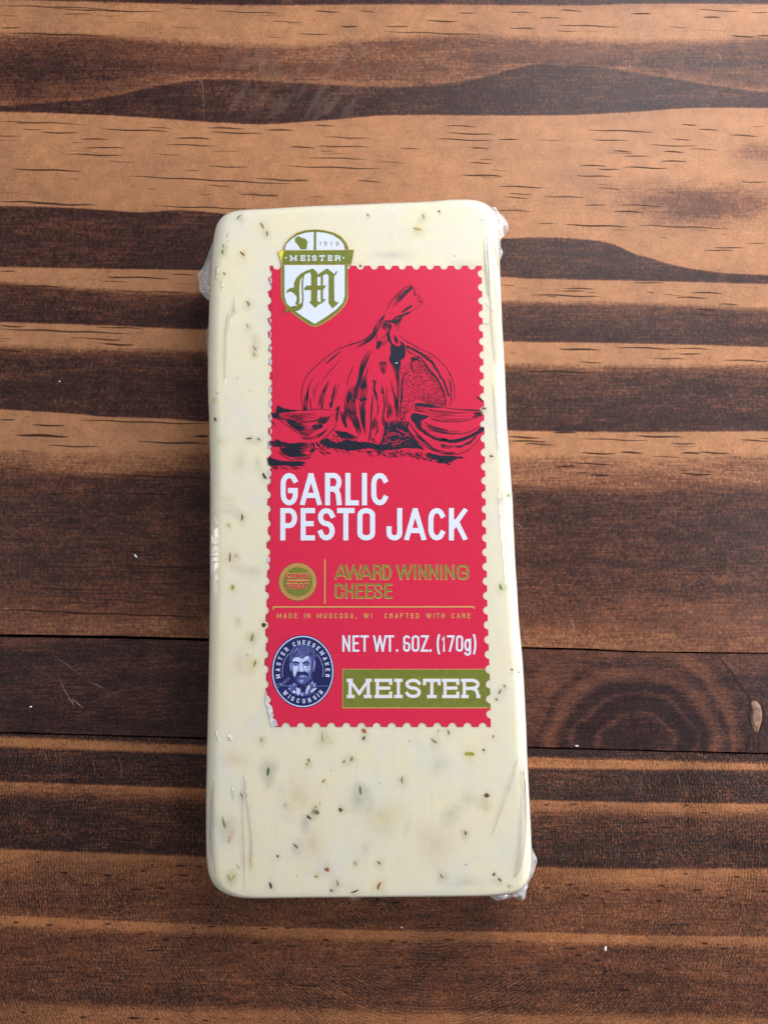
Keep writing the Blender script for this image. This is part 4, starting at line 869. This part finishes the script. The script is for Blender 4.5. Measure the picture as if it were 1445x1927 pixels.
ink([(780, 705), (850, 735), (920, 780), (1000, 850), (1055, 925)], 1.2, A1); ink([(1055, 940), (1085, 990), (1095, 1030)], 1.0, A1); ink([(770, 735), (830, 765), (900, 795)], .9, A1)
# dark cleft (A3)
blob([(290, 40), (330, 60), (370, 75), (400, 62), (440, 75), (462, 120), (455, 180), (440, 215), (408, 235), (400, 300), (388, 360), (378, 420), (372, 500), (366, 560), (362, 470), (352, 390), (330, 330), (300, 280), (270, 215), (285, 170), (285, 100)], A3, 3, 5)
poly(ga, A3([(337, 268), (366, 263), (368, 270), (340, 277)]), 6, 1)
blob([(385, 95), (400, 110), (408, 150), (400, 190), (388, 170), (392, 130)], A3, 5, 2); ga.m[-1] = ga.m[-1]
# outer right contour and rough inner edge
ink([(940, 330), (975, 380), (1005, 450), (1030, 540), (1042, 640), (1035, 730)], 1.0, A3); ink([(985, 480), (1000, 560), (1002, 650), (995, 730), (985, 790)], 1.6, A3); ink([(960, 450), (985, 520), (990, 600)], .9, A3)
for k, (a, b) in enumerate([((470, 75), (560, 110)), ((560, 110), (640, 155)), ((640, 155), (720, 220)), ((720, 220), (790, 280)), ((790, 280), (830, 350)), ((830, 350), (870, 430)), ((870, 430), (920, 500)), ((920, 500), (950, 580)), ((950, 580), (980, 660))]):
    m = ((a[0] + b[0]) / 2 + random.uniform(-8, 8), (a[1] + b[1]) / 2 + random.uniform(-6, 6)); w = 4.2 if k < 5 else 3
    ink([a, m, b], w, A3, taper=False); ink([(a[0] - 8, a[1] + 10), m, (b[0] - 6, b[1] + 14)], 2.2, A3)
ink([(560, 180), (640, 210), (700, 290), (760, 370), (830, 450), (880, 540), (910, 610), (935, 700), (930, 790)], 2.8, A3); ink([(470, 90), (500, 140), (560, 170)], 1.6, A3)
blob([(525, 205), (560, 200), (620, 215), (600, 235), (560, 240), (530, 275), (518, 290), (530, 240)], A3, 3, 4); ink([(518, 260), (525, 310), (550, 360), (572, 398)], 1.8, A3)
ink([(500, 378), (460, 400), (430, 440), (418, 500), (412, 560), (420, 640), (420, 720)], 3.0, A3); ink([(395, 370), (385, 450), (380, 600), (372, 760), (375, 860), (365, 940)], 1.6, A3); ink([(408, 580), (408, 700), (400, 800), (390, 930)], 2.6, A3)
# stippling inside the open clove
def inside(pt, pg):
    c = False; j = len(pg) - 1
    for i in range(len(pg)):
        if (pg[i][1] > pt[1]) != (pg[j][1] > pt[1]) and pt[0] < (pg[j][0] - pg[i][0]) * (pt[1] - pg[i][1]) / (pg[j][1] - pg[i][1]) + pg[i][0]: c = not c
        j = i
    return c
zone = [(550, 210), (640, 230), (700, 310), (780, 400), (850, 480), (900, 600), (930, 720), (920, 790), (800, 770), (700, 740), (620, 700), (565, 700), (540, 780), (480, 870), (440, 950), (400, 960), (410, 850), (425, 740), (420, 600), (425, 480), (470, 410), (560, 390), (525, 300)]
strip = [(470, 250), (520, 260), (515, 310), (560, 380), (500, 372), (440, 400), (400, 420), (405, 320)]
cnt = 0
for _ in range(9000):
    x, y = random.uniform(380, 940), random.uniform(200, 970)
    if not (inside((x, y), zone) or (inside((x, y), strip) and random.random() < .6)): continue
    edge = max(0, 1 - abs(x - interp([(200, 560), (300, 700), (480, 850), (600, 900), (790, 930)][::1] and [(200, 600), (300, 700), (480, 850), (600, 905), (790, 930)], y)) / 120 if y > 200 else 0)
    low_ = max(0, (y - 620) / 160) if x > 560 else max(0, (y - 760) / 160)
    if random.random() > .42 + .6 * max(edge, low_): continue
    a = random.uniform(0, math.pi); l = random.uniform(3, 8.5); cnt += 1
    ink([(x, y), (x + l * math.cos(a), y + l * math.sin(a))], random.uniform(.6, 1.2), A3, 3, False, 1)
    if cnt > 1700: break
# centre folds (A3)
ink([(270, 235), (300, 300), (340, 400), (360, 500), (365, 640), (368, 800), (350, 950)], 1.4, A3); blob([(150, 258), (225, 262), (235, 290), (205, 330), (200, 390), (185, 380), (175, 320), (158, 290)], A3, 3, 4); hatch([(160, 270), (180, 400)], [(235, 280), (215, 440)], 8, 1.1, A3, .4)
blob([(75, 470), (115, 490), (105, 520), (105, 590), (125, 650), (128, 740), (118, 700), (95, 640), (80, 590), (85, 510)], A3, 3, 3); ink([(125, 740), (138, 800), (125, 900)], 1.8, A3)
blob([(180, 480), (190, 560), (205, 620), (190, 640), (175, 610), (185, 560)], A3, 3, 3); ink([(200, 620), (205, 700), (215, 780), (200, 860), (190, 940), (195, 1010)], 2.6, A3); ink([(240, 560), (235, 700), (250, 800), (240, 920)], 1.8, A3)
hatch([(280, 440), (320, 640), (330, 800), (300, 960)], [(290, 600), (360, 700), (362, 850), (345, 980)], 12, 1.3, A3, .45); hatch([(240, 700), (250, 850), (245, 960)], [(300, 760), (300, 860), (290, 960)], 8, 1.0, A3, .4)
ink([(75, 650), (65, 800), (52, 960), (45, 1080), (20, 1200)], 2.0, A3); hatch([(110, 880), (70, 960), (60, 1060)], [(140, 960), (110, 1020), (75, 1080)], 12, .8, A3, .3); blob([(125, 1000), (140, 1050), (115, 1120), (95, 1130), (120, 1060)], A3, 3, 3)
hatch([(50, 1150), (120, 1170)], [(60, 1190), (150, 1230)], 6, 1.0, A3, .3)
# root, ground shadow (A3)
blob([(200, 900), (220, 960), (300, 960), (360, 950), (420, 960), (500, 960), (490, 1030), (540, 1130), (600, 1210), (680, 1290), (600, 1280), (440, 1280), (240, 1300), (100, 1290), (0, 1270), (0, 1215), (60, 1210), (140, 1240), (190, 1120), (210, 1020)], A3, 3, 6)
red_ov = []
for (rx, ry, a0, a1) in [(95, 62, 150, 350), (70, 45, 10, 170), (60, 40, 200, 300), (110, 75, 20, 100)]:
    red_ov.append(arc(315, 1160, rx, ry, a0, a1, 8))
red_ov += [[(350, 1045), (380, 1065), (420, 1085)], [(400, 1060), (440, 1090), (490, 1110)], [(440, 1140), (480, 1120), (520, 1150)], [(180, 1215), (220, 1225), (250, 1210)], [(250, 960), (265, 990), (262, 1030)]]
for k, c in enumerate(red_ov):
    P = catmull(A3(c), 2); stroke_quads(ga, thick(P, 1.5, cap=False), 5, 2, lambda x, y: (x, y))
for _ in range(46):
    x, y = random.uniform(170, 520), random.uniform(1050, 1260); l = random.uniform(6, 22); a = random.uniform(0, 3.14)
    stroke_quads(ga, thick([A3([(x, y)])[0], A3([(x + l * math.cos(a), y + l * math.sin(a))])[0]], .7, cap=False), 5, 2, lambda x, y: (x, y))
poly(ga, A3([(452, 880), (520, 850), (562, 730), (570, 800), (500, 940), (470, 955), (455, 930)]), 5, 2)
for _ in range(90):
    x = random.uniform(-10, 760); y = 1285 + random.uniform(0, 90) + max(0, x - 400) * .16; l = random.uniform(20, 60)
    ink([(x, y), (x + l * .6, y + l * .22), (x + l, y + l * .55)], random.uniform(.6, 1.3), A3)
# left bulb lines (A2)
ink([(1200, 20), (1080, 55), (960, 90), (850, 150), (700, 270), (570, 400), (510, 520), (488, 640), (490, 740), (505, 830)], 1.3, A2)
hatch([(960, 130), (870, 190), (745, 300)], [(930, 150), (860, 215), (760, 300)], 7, 1.2, A2, .4); ink([(940, 235), (860, 330), (770, 430), (720, 530)], 1.1, A2); ink([(645, 430), (580, 520), (550, 640)], 1.1, A2)
hatch([(590, 500), (550, 620), (520, 760), (510, 830)], [(575, 560), (570, 650), (560, 760), (560, 830)], 9, 1.5, A2, .35); blob([(520, 690), (550, 680), (556, 760), (545, 828), (512, 828), (508, 760)], A2, 3, 5)
ink([(695, 480), (650, 600), (625, 720)], 1.0, A2); ink([(635, 560), (628, 640)], .9, A2); ink([(600, 680), (592, 750), (608, 828)], 1.8, A2); hatch([(805, 475), (740, 600), (700, 700), (690, 810)], [(815, 490), (770, 620), (745, 720), (740, 815)], 9, 1.5, A2, .35)
blob([(740, 590), (770, 600), (755, 680), (735, 800), (715, 800), (720, 700)], A2, 3, 5); hatch([(885, 520), (850, 650), (825, 740)], [(890, 560), (870, 660), (845, 790)], 7, 1.4, A2, .3); blob([(825, 740), (855, 720), (845, 800), (820, 790)], A2, 3, 4); ink([(930, 490), (900, 600), (880, 730)], 1.0, A2)
ink([(1105, 300), (1060, 400), (1020, 545)], 1.4, A2); hatch([(1320, 110), (1220, 240), (1170, 400), (1130, 560), (1110, 700)], [(1300, 190), (1250, 300), (1200, 420), (1160, 600), (1150, 740)], 12, 1.4, A2, .35); ink([(1290, 120), (1200, 260), (1160, 440)], 1.6, A2)
ink([(1275, 320), (1245, 460), (1240, 560)], 1.8, A2); hatch([(1220, 380), (1190, 500), (1180, 620), (1170, 760)], [(1265, 400), (1255, 540), (1250, 680), (1235, 800)], 12, 1.6, A2, .4); blob([(1190, 600), (1260, 570), (1250, 700), (1180, 720), (1170, 660)], A2, 3, 10)
hatch([(1015, 560), (1000, 700), (1000, 830), (1010, 960)], [(1130, 520), (1120, 700), (1130, 850), (1150, 1000)], 24, 1.6, A2, .45); blob([(1000, 710), (1060, 690), (1070, 780), (1130, 810), (1140, 880), (1060, 850), (1020, 800)], A2, 3, 12); blob([(1100, 600), (1130, 570), (1140, 660), (1110, 700)], A2, 3, 8)
hatch([(1170, 700), (1180, 850), (1200, 1000), (1220, 1120)], [(1250, 700), (1240, 860), (1240, 1000), (1250, 1150)], 14, 1.3, A2, .4); hatch([(940, 830), (970, 950), (1020, 1060)], [(1000, 830), (1010, 950), (1040, 1060)], 8, 1.5, A2, .3); hatch([(1060, 880), (1100, 1000), (1160, 1130)], [(1150, 900), (1180, 1020), (1220, 1150)], 12, 1.3, A2, .35)
ink([(1330, 650), (1310, 850), (1310, 1050), (1290, 1200)], 1.8, A2); hatch([(870, 1060), (930, 1130), (980, 1190)], [(1000, 1080), (1100, 1130), (1180, 1180)], 22, 1.3, A2, .3)
blob([(700, 1210), (770, 1160), (830, 1190), (900, 1215), (980, 1190), (1080, 1185), (1180, 1200), (1290, 1210), (1380, 1235), (1445, 1240), (1445, 1305), (1300, 1280), (1120, 1300), (1040, 1315), (960, 1290), (860, 1280), (760, 1250)], A2, 3, 8)
for _ in range(70):
    x = random.uniform(660, 1440); y = 1225 + random.uniform(0, 110); l = random.uniform(25, 60); ink([(x, y), (x + l * .6, y + l * .3), (x + l, y + l * .6)], random.uniform(.6, 1.4), A2)
for _ in range(40):
    x = random.uniform(780, 1200); y = random.uniform(1110, 1200); l = random.uniform(20, 60); ink([(x, y), (x + l * .5, y + l * .6)], random.uniform(.7, 1.5), A2)
# left clove (A2)
blob([(205, 770), (260, 800), (350, 820), (450, 832), (350, 850), (260, 860), (220, 880), (300, 930), (280, 945), (200, 920), (140, 908), (136, 860), (180, 860)], A2, 3, 3)
ink([(440, 835), (560, 825), (700, 815), (850, 825)], 1.2, A2)
hatch([(240, 850), (400, 870), (560, 870), (760, 855)], [(280, 920), (420, 980), (560, 970), (800, 930)], 11, 1.2, A2, .4)
hatch([(280, 900), (400, 960), (470, 990), (560, 990)], [(300, 950), (400, 1030), (500, 1050), (640, 1030)], 8, 1.8, A2, .25); ink([(880, 870), (800, 910), (700, 930), (600, 960)], 1.3, A2)
blob([(470, 1090), (520, 1060), (600, 1040), (640, 990), (680, 1000), (720, 990), (740, 1020), (720, 1045), (660, 1060), (620, 1095), (560, 1130), (520, 1125)], A2, 3, 6); hatch([(700, 900), (680, 960), (670, 1010)], [(820, 900), (800, 950), (740, 1000)], 14, 1.6, A2, .25)
hatch([(330, 1000), (430, 1060), (520, 1120)], [(400, 1000), (500, 1040), (600, 1080)], 8, 1.6, A2, .25)
ink([(140, 910), (240, 950), (360, 1040), (470, 1110), (600, 1190)], 1.3, A2); blob([(935, 772), (930, 840), (915, 900), (905, 960), (890, 930), (900, 860), (915, 830), (885, 835), (905, 800)], A2, 3, 3)
ink([(915, 930), (880, 1030), (800, 1120), (690, 1210)], 1.4, A2); hatch([(810, 1030), (720, 1100), (600, 1150)], [(780, 1070), (720, 1130), (620, 1180)], 7, 1.2, A2, .3); hatch([(470, 1150), (560, 1185)], [(640, 1130), (640, 1190)], 8, 1.2, A2, .2)
# lower left clove
hatch([(80, 1190), (200, 1200), (340, 1210)], [(80, 1250), (220, 1260), (380, 1230)], 9, 1.3, A2, .3); blob([(195, 1165), (240, 1195), (270, 1240), (200, 1250), (180, 1200)], A2, 3, 6)
hatch([(220, 1215), (360, 1225), (480, 1215), (610, 1205)], [(240, 1340), (360, 1370), (480, 1380), (600, 1370)], 26, 1.9, A2, .35); hatch([(230, 1290), (330, 1370), (390, 1385)], [(300, 1270), (400, 1330), (520, 1380)], 10, 2.0, A2, .2)
ink([(200, 1310), (260, 1360), (350, 1410), (400, 1430)], 1.4, A2); ink([(600, 1200), (598, 1280), (590, 1390)], 1.6, A2); ink([(390, 1395), (500, 1395), (590, 1385)], 2, A2); ink([(380, 1420), (500, 1415), (600, 1390)], 1, A2); ink([(610, 1340), (650, 1290), (680, 1280)], 1.3, A2)
blob([(610, 1210), (640, 1230), (640, 1290), (610, 1330), (605, 1300), (625, 1270)], A2, 3, 3); hatch([(650, 1200), (680, 1270)], [(670, 1210), (740, 1290)], 6, 1.2, A2, .2)
blob([(92, 1380), (150, 1400), (230, 1420), (360, 1435), (450, 1430), (545, 1450), (500, 1470), (535, 1490), (450, 1485), (380, 1495), (280, 1480), (180, 1490), (120, 1490), (92, 1450)], A2, 3, 4)
for _ in range(22):
    x = random.uniform(120, 440); y = 1490 + random.uniform(0, 30); l = random.uniform(25, 60); ink([(x, y), (x + l, y + l * .4)], .8, A2)
hatch([(130, 950), (180, 1000)], [(150, 990), (200, 1040)], 5, .7, A2, .2)
# right clove (A3)
blob([(560, 760), (620, 740), (700, 750), (800, 775), (900, 790), (800, 800), (700, 790), (640, 790), (600, 800), (640, 830), (720, 850), (640, 850), (560, 830), (545, 860), (600, 870), (700, 890), (740, 900), (690, 930), (640, 960), (650, 1000), (640, 1020), (700, 1080), (760, 1120), (860, 1150), (960, 1170), (900, 1200), (820, 1180), (740, 1140), (660, 1090), (600, 1040), (560, 980), (520, 930), (530, 880), (545, 820)], A3, 3, 5)
ink([(900, 795), (1050, 815), (1200, 830), (1340, 830)], 1.5, A3); ink([(1100, 822), (1300, 828), (1370, 830)], 2.2, A3)
hatch([(620, 800), (800, 830), (1000, 850), (1300, 860)], [(740, 920), (900, 960), (1050, 965), (1200, 945)], 8, 1.1, A3, .45); ink([(740, 930), (900, 962), (1060, 965), (1220, 940), (1380, 880)], 1.4, A3)
hatch([(660, 960), (800, 1020), (960, 1060), (1150, 1070)], [(680, 1010), (800, 1070), (980, 1110), (1200, 1090)], 6, 1.4, A3, .35); ink([(700, 1050), (860, 1090), (1040, 1110), (1200, 1090), (1330, 1020)], 1.5, A3)
hatch([(800, 1140), (960, 1180), (1120, 1160), (1260, 1100), (1370, 1010)], [(860, 1170), (980, 1210), (1130, 1190), (1280, 1120), (1380, 1050)], 11, 2.2, A3, .25); hatch([(1250, 860), (1350, 850), (1390, 850)], [(1230, 920), (1330, 890), (1380, 880)], 7, 1.2, A3, .3)
blob([(870, 1240), (920, 1235), (1000, 1250), (1100, 1250), (1200, 1200), (1260, 1150), (1300, 1120), (1270, 1180), (1200, 1230), (1110, 1270), (1050, 1260), (980, 1280), (920, 1275), (890, 1270)], A3, 3, 7); blob([(1330, 1040), (1385, 1030), (1375, 1080), (1320, 1110), (1290, 1120)], A3, 3, 4)
ink([(505, 960), (490, 1040), (540, 1120), (640, 1220), (760, 1290), (900, 1340), (1060, 1350), (1180, 1310), (1290, 1220), (1370, 1120)], 1.3, A3); ink([(510, 980), (560, 1060), (620, 1130), (700, 1200), (780, 1260)], 2.4, A3); hatch([(560, 1120), (660, 1200), (780, 1290), (900, 1330)], [(600, 1110), (700, 1220), (820, 1290), (1000, 1330)], 7, 1.3, A3, .3); hatch([(900, 1330), (1060, 1320)], [(920, 1350), (1100, 1330)], 5, 1.0, A3, .2)
blob([(720, 1330), (780, 1340), (860, 1360), (960, 1370), (1060, 1375), (1160, 1390), (1080, 1400), (1020, 1430), (960, 1440), (980, 1470), (900, 1455), (840, 1430), (780, 1400), (740, 1370)], A3, 3, 8)
for _ in range(60):
    x = random.uniform(440, 980); y = lerp(1330, 1440, (x - 440) / 540) + random.uniform(-20, 30); l = random.uniform(25, 60); ink([(x, y), (x + l, y + l * .45)], random.uniform(.6, 1.4), A3)
ink([(1290, 665), (1340, 690), (1378, 735)], 2.2, A3); ink([(1310, 680), (1360, 715), (1378, 710)], 1.4, A3)
def over(a, b, n, w, tf):
    for i in range(n):
        t = (i + random.uniform(-.3, .3)) / max(1, n - 1); s0 = random.uniform(0, .4); s1 = random.uniform(.6, 1)
        p = [(lerp(q[0], r[0], t), lerp(q[1], r[1], t)) for q, r in zip(a, b)]; c = tf(catmull(p, 4)); c = c[int(s0 * (len(c) - 2)):max(3, int(s1 * len(c)))]
        if len(c) > 1: stroke_quads(ga, thick(c, w * random.uniform(.6, 1.2), cap=False), 5, 2, lambda x, y: (x, y))
over([(1000, 700), (1005, 780), (1030, 860)], [(1135, 700), (1130, 800), (1150, 880)], 10, .8, A2); over([(1185, 570), (1180, 650), (1175, 720)], [(1260, 570), (1255, 640), (1250, 710)], 9, .8, A2); over([(512, 690), (508, 760), (515, 830)], [(555, 690), (553, 760), (548, 830)], 5, .7, A2)
over([(740, 600), (720, 700), (715, 800)], [(765, 600), (745, 700), (735, 800)], 4, .7, A2); over([(480, 1080), (580, 1050), (720, 1000)], [(540, 1125), (620, 1090), (740, 1040)], 8, .7, A2); over([(240, 870), (300, 880), (400, 850)], [(220, 900), (300, 930), (420, 840)], 6, .7, A2)
over([(560, 780), (680, 790), (800, 790)], [(560, 830), (660, 840), (740, 860)], 6, .7, A3); over([(700, 1080), (820, 1150), (960, 1180)], [(640, 1000), (760, 1100), (960, 1150)], 7, .7, A3); over([(220, 920), (240, 960), (230, 1000)], [(480, 960), (470, 990), (460, 1030)], 14, .7, A3)
over([(380, 410), (350, 490), (330, 545)], [(420, 410), (370, 500), (345, 550)], 5, .7, A1); over([(440, 435), (430, 470)], [(560, 400), (540, 440)], 7, .6, A1); over([(160, 265), (180, 380)], [(230, 270), (205, 380)], 6, .7, A3); over([(860, 1250), (960, 1260), (1080, 1255)], [(900, 1275), (980, 1275), (1060, 1265)], 3, .6, A3)
ga.build('garlic_drawing', [ink_navy, ink_white, paper_red], label)

# --- cheesemaker seal: navy oval with an engraved portrait of a bearded man
se = MB(); A5 = T(10.32, 500, 1190); ex, ey = 569.9, 1263.6
poly(se, circ(ex, ey, 59, 68.6, 90), 2, 0); ringp(se, ex, ey, 57.6, 67.0, 2.2, 4, 3, 90)
def ring_text(s, a0, a1, rr, hgt, w, up=True):
    n = len(s); wd = {'I': .35, ' ': .7, 'M': 1.2, 'W': 1.3}; ws = [wd.get(c, .95) for c in s]; tot = sum(ws); acc = 0
    for c, ww in zip(s, ws):
        t = (acc + ww / 2) / tot; acc += ww
        if c == ' ': continue
        a = R(lerp(a0, a1, t)); px, py = ex + 58.8 * rr * math.cos(a), ey - 68.4 * rr * math.sin(a)
        nx, ny = math.cos(a) / 58.8, -math.sin(a) / 68.4; l = math.hypot(nx, ny); nx, ny = nx / l, ny / l
        if not up: nx, ny = -nx, -ny
        tx, ty = -ny, nx
        gw = {'I': 1.6, 'M': 7, 'W': 8}.get(c, 5.2)
        f = lambda x, y, px=px, py=py, nx=nx, ny=ny, tx=tx, ty=ty: (px + tx * x - nx * y, py + ty * x - ny * y)
        glyph(se, c, -gw / 2, gw / 2, -hgt / 2, hgt / 2, w, 6, 3, f=f)
ring_text('MASTER CHEESEMAKER', 197, -14, .80, 8.6, 1.7); ring_text('WISCONSIN', 218, 322, .815, 8.6, 1.7, False)
for k in range(17):
    for s in (1, -1):
        a = R(-12 + 58 * k / 16); x = ex + s * 58.8 * .655 * math.cos(a); y = ey - 68.4 * .655 * math.sin(a); poly(se, circ(x, y, .75, .75, 8), 5, 3)
def fp(pts, lev, mi): poly(se, catmull(A5(pts), 3, True), lev, mi)
fp([(480, 370), (560, 270), (700, 250), (830, 250), (940, 330), (965, 450), (950, 560), (900, 560), (880, 480), (820, 440), (700, 480), (600, 460), (520, 480), (500, 600), (470, 600), (460, 480)], 4, 1)     # hair
fp([(500, 500), (600, 460), (700, 480), (800, 450), (890, 500), (920, 650), (905, 800), (860, 920), (780, 1000), (700, 1020), (620, 980), (560, 900), (510, 780), (490, 640)], 5, 1)                       # face
fp([(540, 500), (640, 480), (700, 500), (780, 470), (870, 510), (880, 620), (870, 760), (840, 860), (700, 760), (560, 860), (530, 740), (510, 620)], 6, 2)
fp([(530, 520), (620, 480), (690, 510), (700, 560), (620, 570), (540, 560)], 7, 3); fp([(710, 540), (780, 470), (830, 470), (840, 500), (760, 550), (720, 580)], 7, 3)
fp([(670, 590), (705, 590), (720, 700), (740, 740), (700, 765), (660, 740)], 7, 3); fp([(550, 660), (620, 640), (640, 680), (600, 760), (580, 860), (550, 820), (535, 730)], 7, 3); fp([(740, 660), (860, 640), (870, 700), (840, 800), (790, 790), (760, 730)], 7, 3)
fp([(530, 580), (590, 560), (650, 590), (640, 610), (590, 600), (540, 605)], 8, 0); fp([(725, 590), (790, 560), (850, 590), (850, 610), (790, 600), (735, 612)], 8, 0)
fp([(550, 630), (590, 612), (635, 632), (590, 650)], 8, 1); fp([(745, 632), (790, 612), (840, 632), (790, 652)], 8, 1)
fp([(600, 790), (660, 755), (700, 775), (760, 755), (830, 800), (840, 860), (790, 830), (700, 810), (620, 850), (590, 920), (580, 860)], 8, 0)                                                            # moustache
fp([(650, 850), (720, 835), (790, 850), (740, 875), (680, 872)], 9, 2); fp([(600, 890), (700, 885), (830, 880), (820, 950), (740, 1000), (680, 1005), (620, 960)], 8, 1); fp([(650, 930), (700, 915), (740, 930), (700, 985)], 9, 2)
fp([(935, 560), (965, 550), (960, 640), (940, 730), (925, 760)], 6, 2); fp([(465, 600), (490, 600), (500, 700), (495, 760), (475, 700)], 6, 2)
for pts, mi in [([(430, 1080), (520, 1010), (600, 1060), (700, 1180), (640, 1230), (540, 1200), (460, 1140)], 1), ([(760, 1200), (800, 1060), (900, 930), (960, 1030), (990, 1090), (900, 1160), (820, 1225)], 1), ([(600, 1070), (680, 1130), (630, 1225), (600, 1160)], 3), ([(820, 1040), (860, 1020), (850, 1100), (790, 1200), (770, 1150)], 3),
    ([(890, 1110), (960, 1080), (990, 1090), (900, 1170), (875, 1150)], 3), ([(890, 1010), (905, 960), (920, 965), (905, 1020)], 3), ([(930, 1040), (960, 985), (970, 1000), (945, 1055)], 3), ([(450, 1090), (500, 1070), (480, 1120), (455, 1115)], 2), ([(510, 1140), (560, 1130), (590, 1180), (540, 1175)], 3), ([(660, 1180), (740, 1170), (740, 1230), (690, 1235)], 2), ([(540, 990), (570, 980), (560, 1030), (530, 1020)], 2)]:
    fp(pts, 6 if mi == 1 else 8, mi)
random.seed(9)
for _ in range(120):
    x, y = random.uniform(480, 950), random.uniform(270, 460); a = random.uniform(-.9, .2) + (x - 700) / 300; l = random.uniform(20, 60)
    if math.hypot((x - 715) / 240, (y - 420) / 160) < 1: mstroke(se, [(x, y), (x + l * math.sin(a) * .5, y + l * .5), (x + l * math.sin(a), y + l)], random.uniform(.4, 1.0), 7, random.choice((0, 2, 2, 0)), A5)
for _ in range(90):
    x, y = random.uniform(800, 910), random.uniform(620, 900); mstroke(se, [(x, y), (x - 15, y + 18)], random.uniform(.3, .7), 9, random.choice((0, 1, 2)), A5)
for _ in range(60):
    x, y = random.uniform(440, 960), random.uniform(1010, 1220); mstroke(se, [(x, y), (x + random.uniform(-15, 15), y + 20)], random.uniform(.4, 1.0), 9, random.choice((0, 2, 3, 1)), A5)
sig = [(190, 1020), (260, 1000), (340, 985), (420, 950), (460, 900), (440, 885), (390, 930), (330, 990), (250, 1060), (190, 1090)]
mstroke(se, sig, .9, 9, 2, A5); mstroke(se, [(290, 1040), (320, 1020), (350, 1050), (380, 1020), (420, 1050), (450, 1030), (490, 1040), (540, 1030)], .8, 9, 2, A5)
mstroke(se, [(960, 1040), (1000, 1035), (1040, 1050), (1080, 1038), (1120, 1048), (1160, 1040), (1210, 1045), (1260, 1025)], .7, 9, 2, A5)
se.build('cheesemaker_seal', [seal_navy, seal_mid, seal_soft, seal_pale], label)

# ------------------------------------------------------------------ crumbs lying on the wood
crumb_mat = flat('white_crumb', (.85, .84, .80), .4, var=.04)
def crumb(x, y, l, w, ang, label):
    mb = MB(); a = R(ang); vs = []
    c = at(x, y, 0)
    for zz, s in ((.002, 1.0), (.014, .85), (.022, .4)):
        for k in range(8):
            t = 2 * math.pi * k / 8; u, v = l * .5 * math.cos(t) * s * random.uniform(.8, 1.1), w * .5 * math.sin(t) * s * random.uniform(.8, 1.1)
            vs.append(((u * math.cos(a) + v * math.sin(a)) * PX, (-u * math.sin(a) + v * math.cos(a)) * PX, zz))
    fs = [(r * 8 + k, r * 8 + (k + 1) % 8, r * 8 + 8 + (k + 1) % 8, r * 8 + 8 + k) for r in (0, 1) for k in range(8)] + [tuple(16 + k for k in range(8))]
    mb.add(vs, fs); o = mb.build('crumb', crumb_mat); o.location = (c.x, c.y, 0)
    o['label'] = label; o['category'] = 'crumb'; o['group'] = 'white crumbs scattered on the tabletop'
crumb(256, 1046.5, 9, 4, 50, 'tiny white crumb on the dark band left of the cheese block, above the joint')
crumb(59, 1330, 6, 3, 0, 'tiny white crumb on the middle plank near the left edge')
crumb(1138.5, 1785, 5, 11, 8, 'upright white crumb on the lower plank, below and right of the cheese')
crumb(1085, 1403.5, 8, 3, 0, 'flat pale crumb at the joint under the round knot')
crumb(113, 718, 4, 3, 0, 'white speck of crumb on the upper plank left of the garlic drawing')
crumb(755.5, 1745, 4, 3, 30, 'white speck of crumb on the lower plank just under the cheese')

n_t = sum(len(o.data.polygons) for o in COL.objects if o.type == 'MESH'); print('faces', n_t)
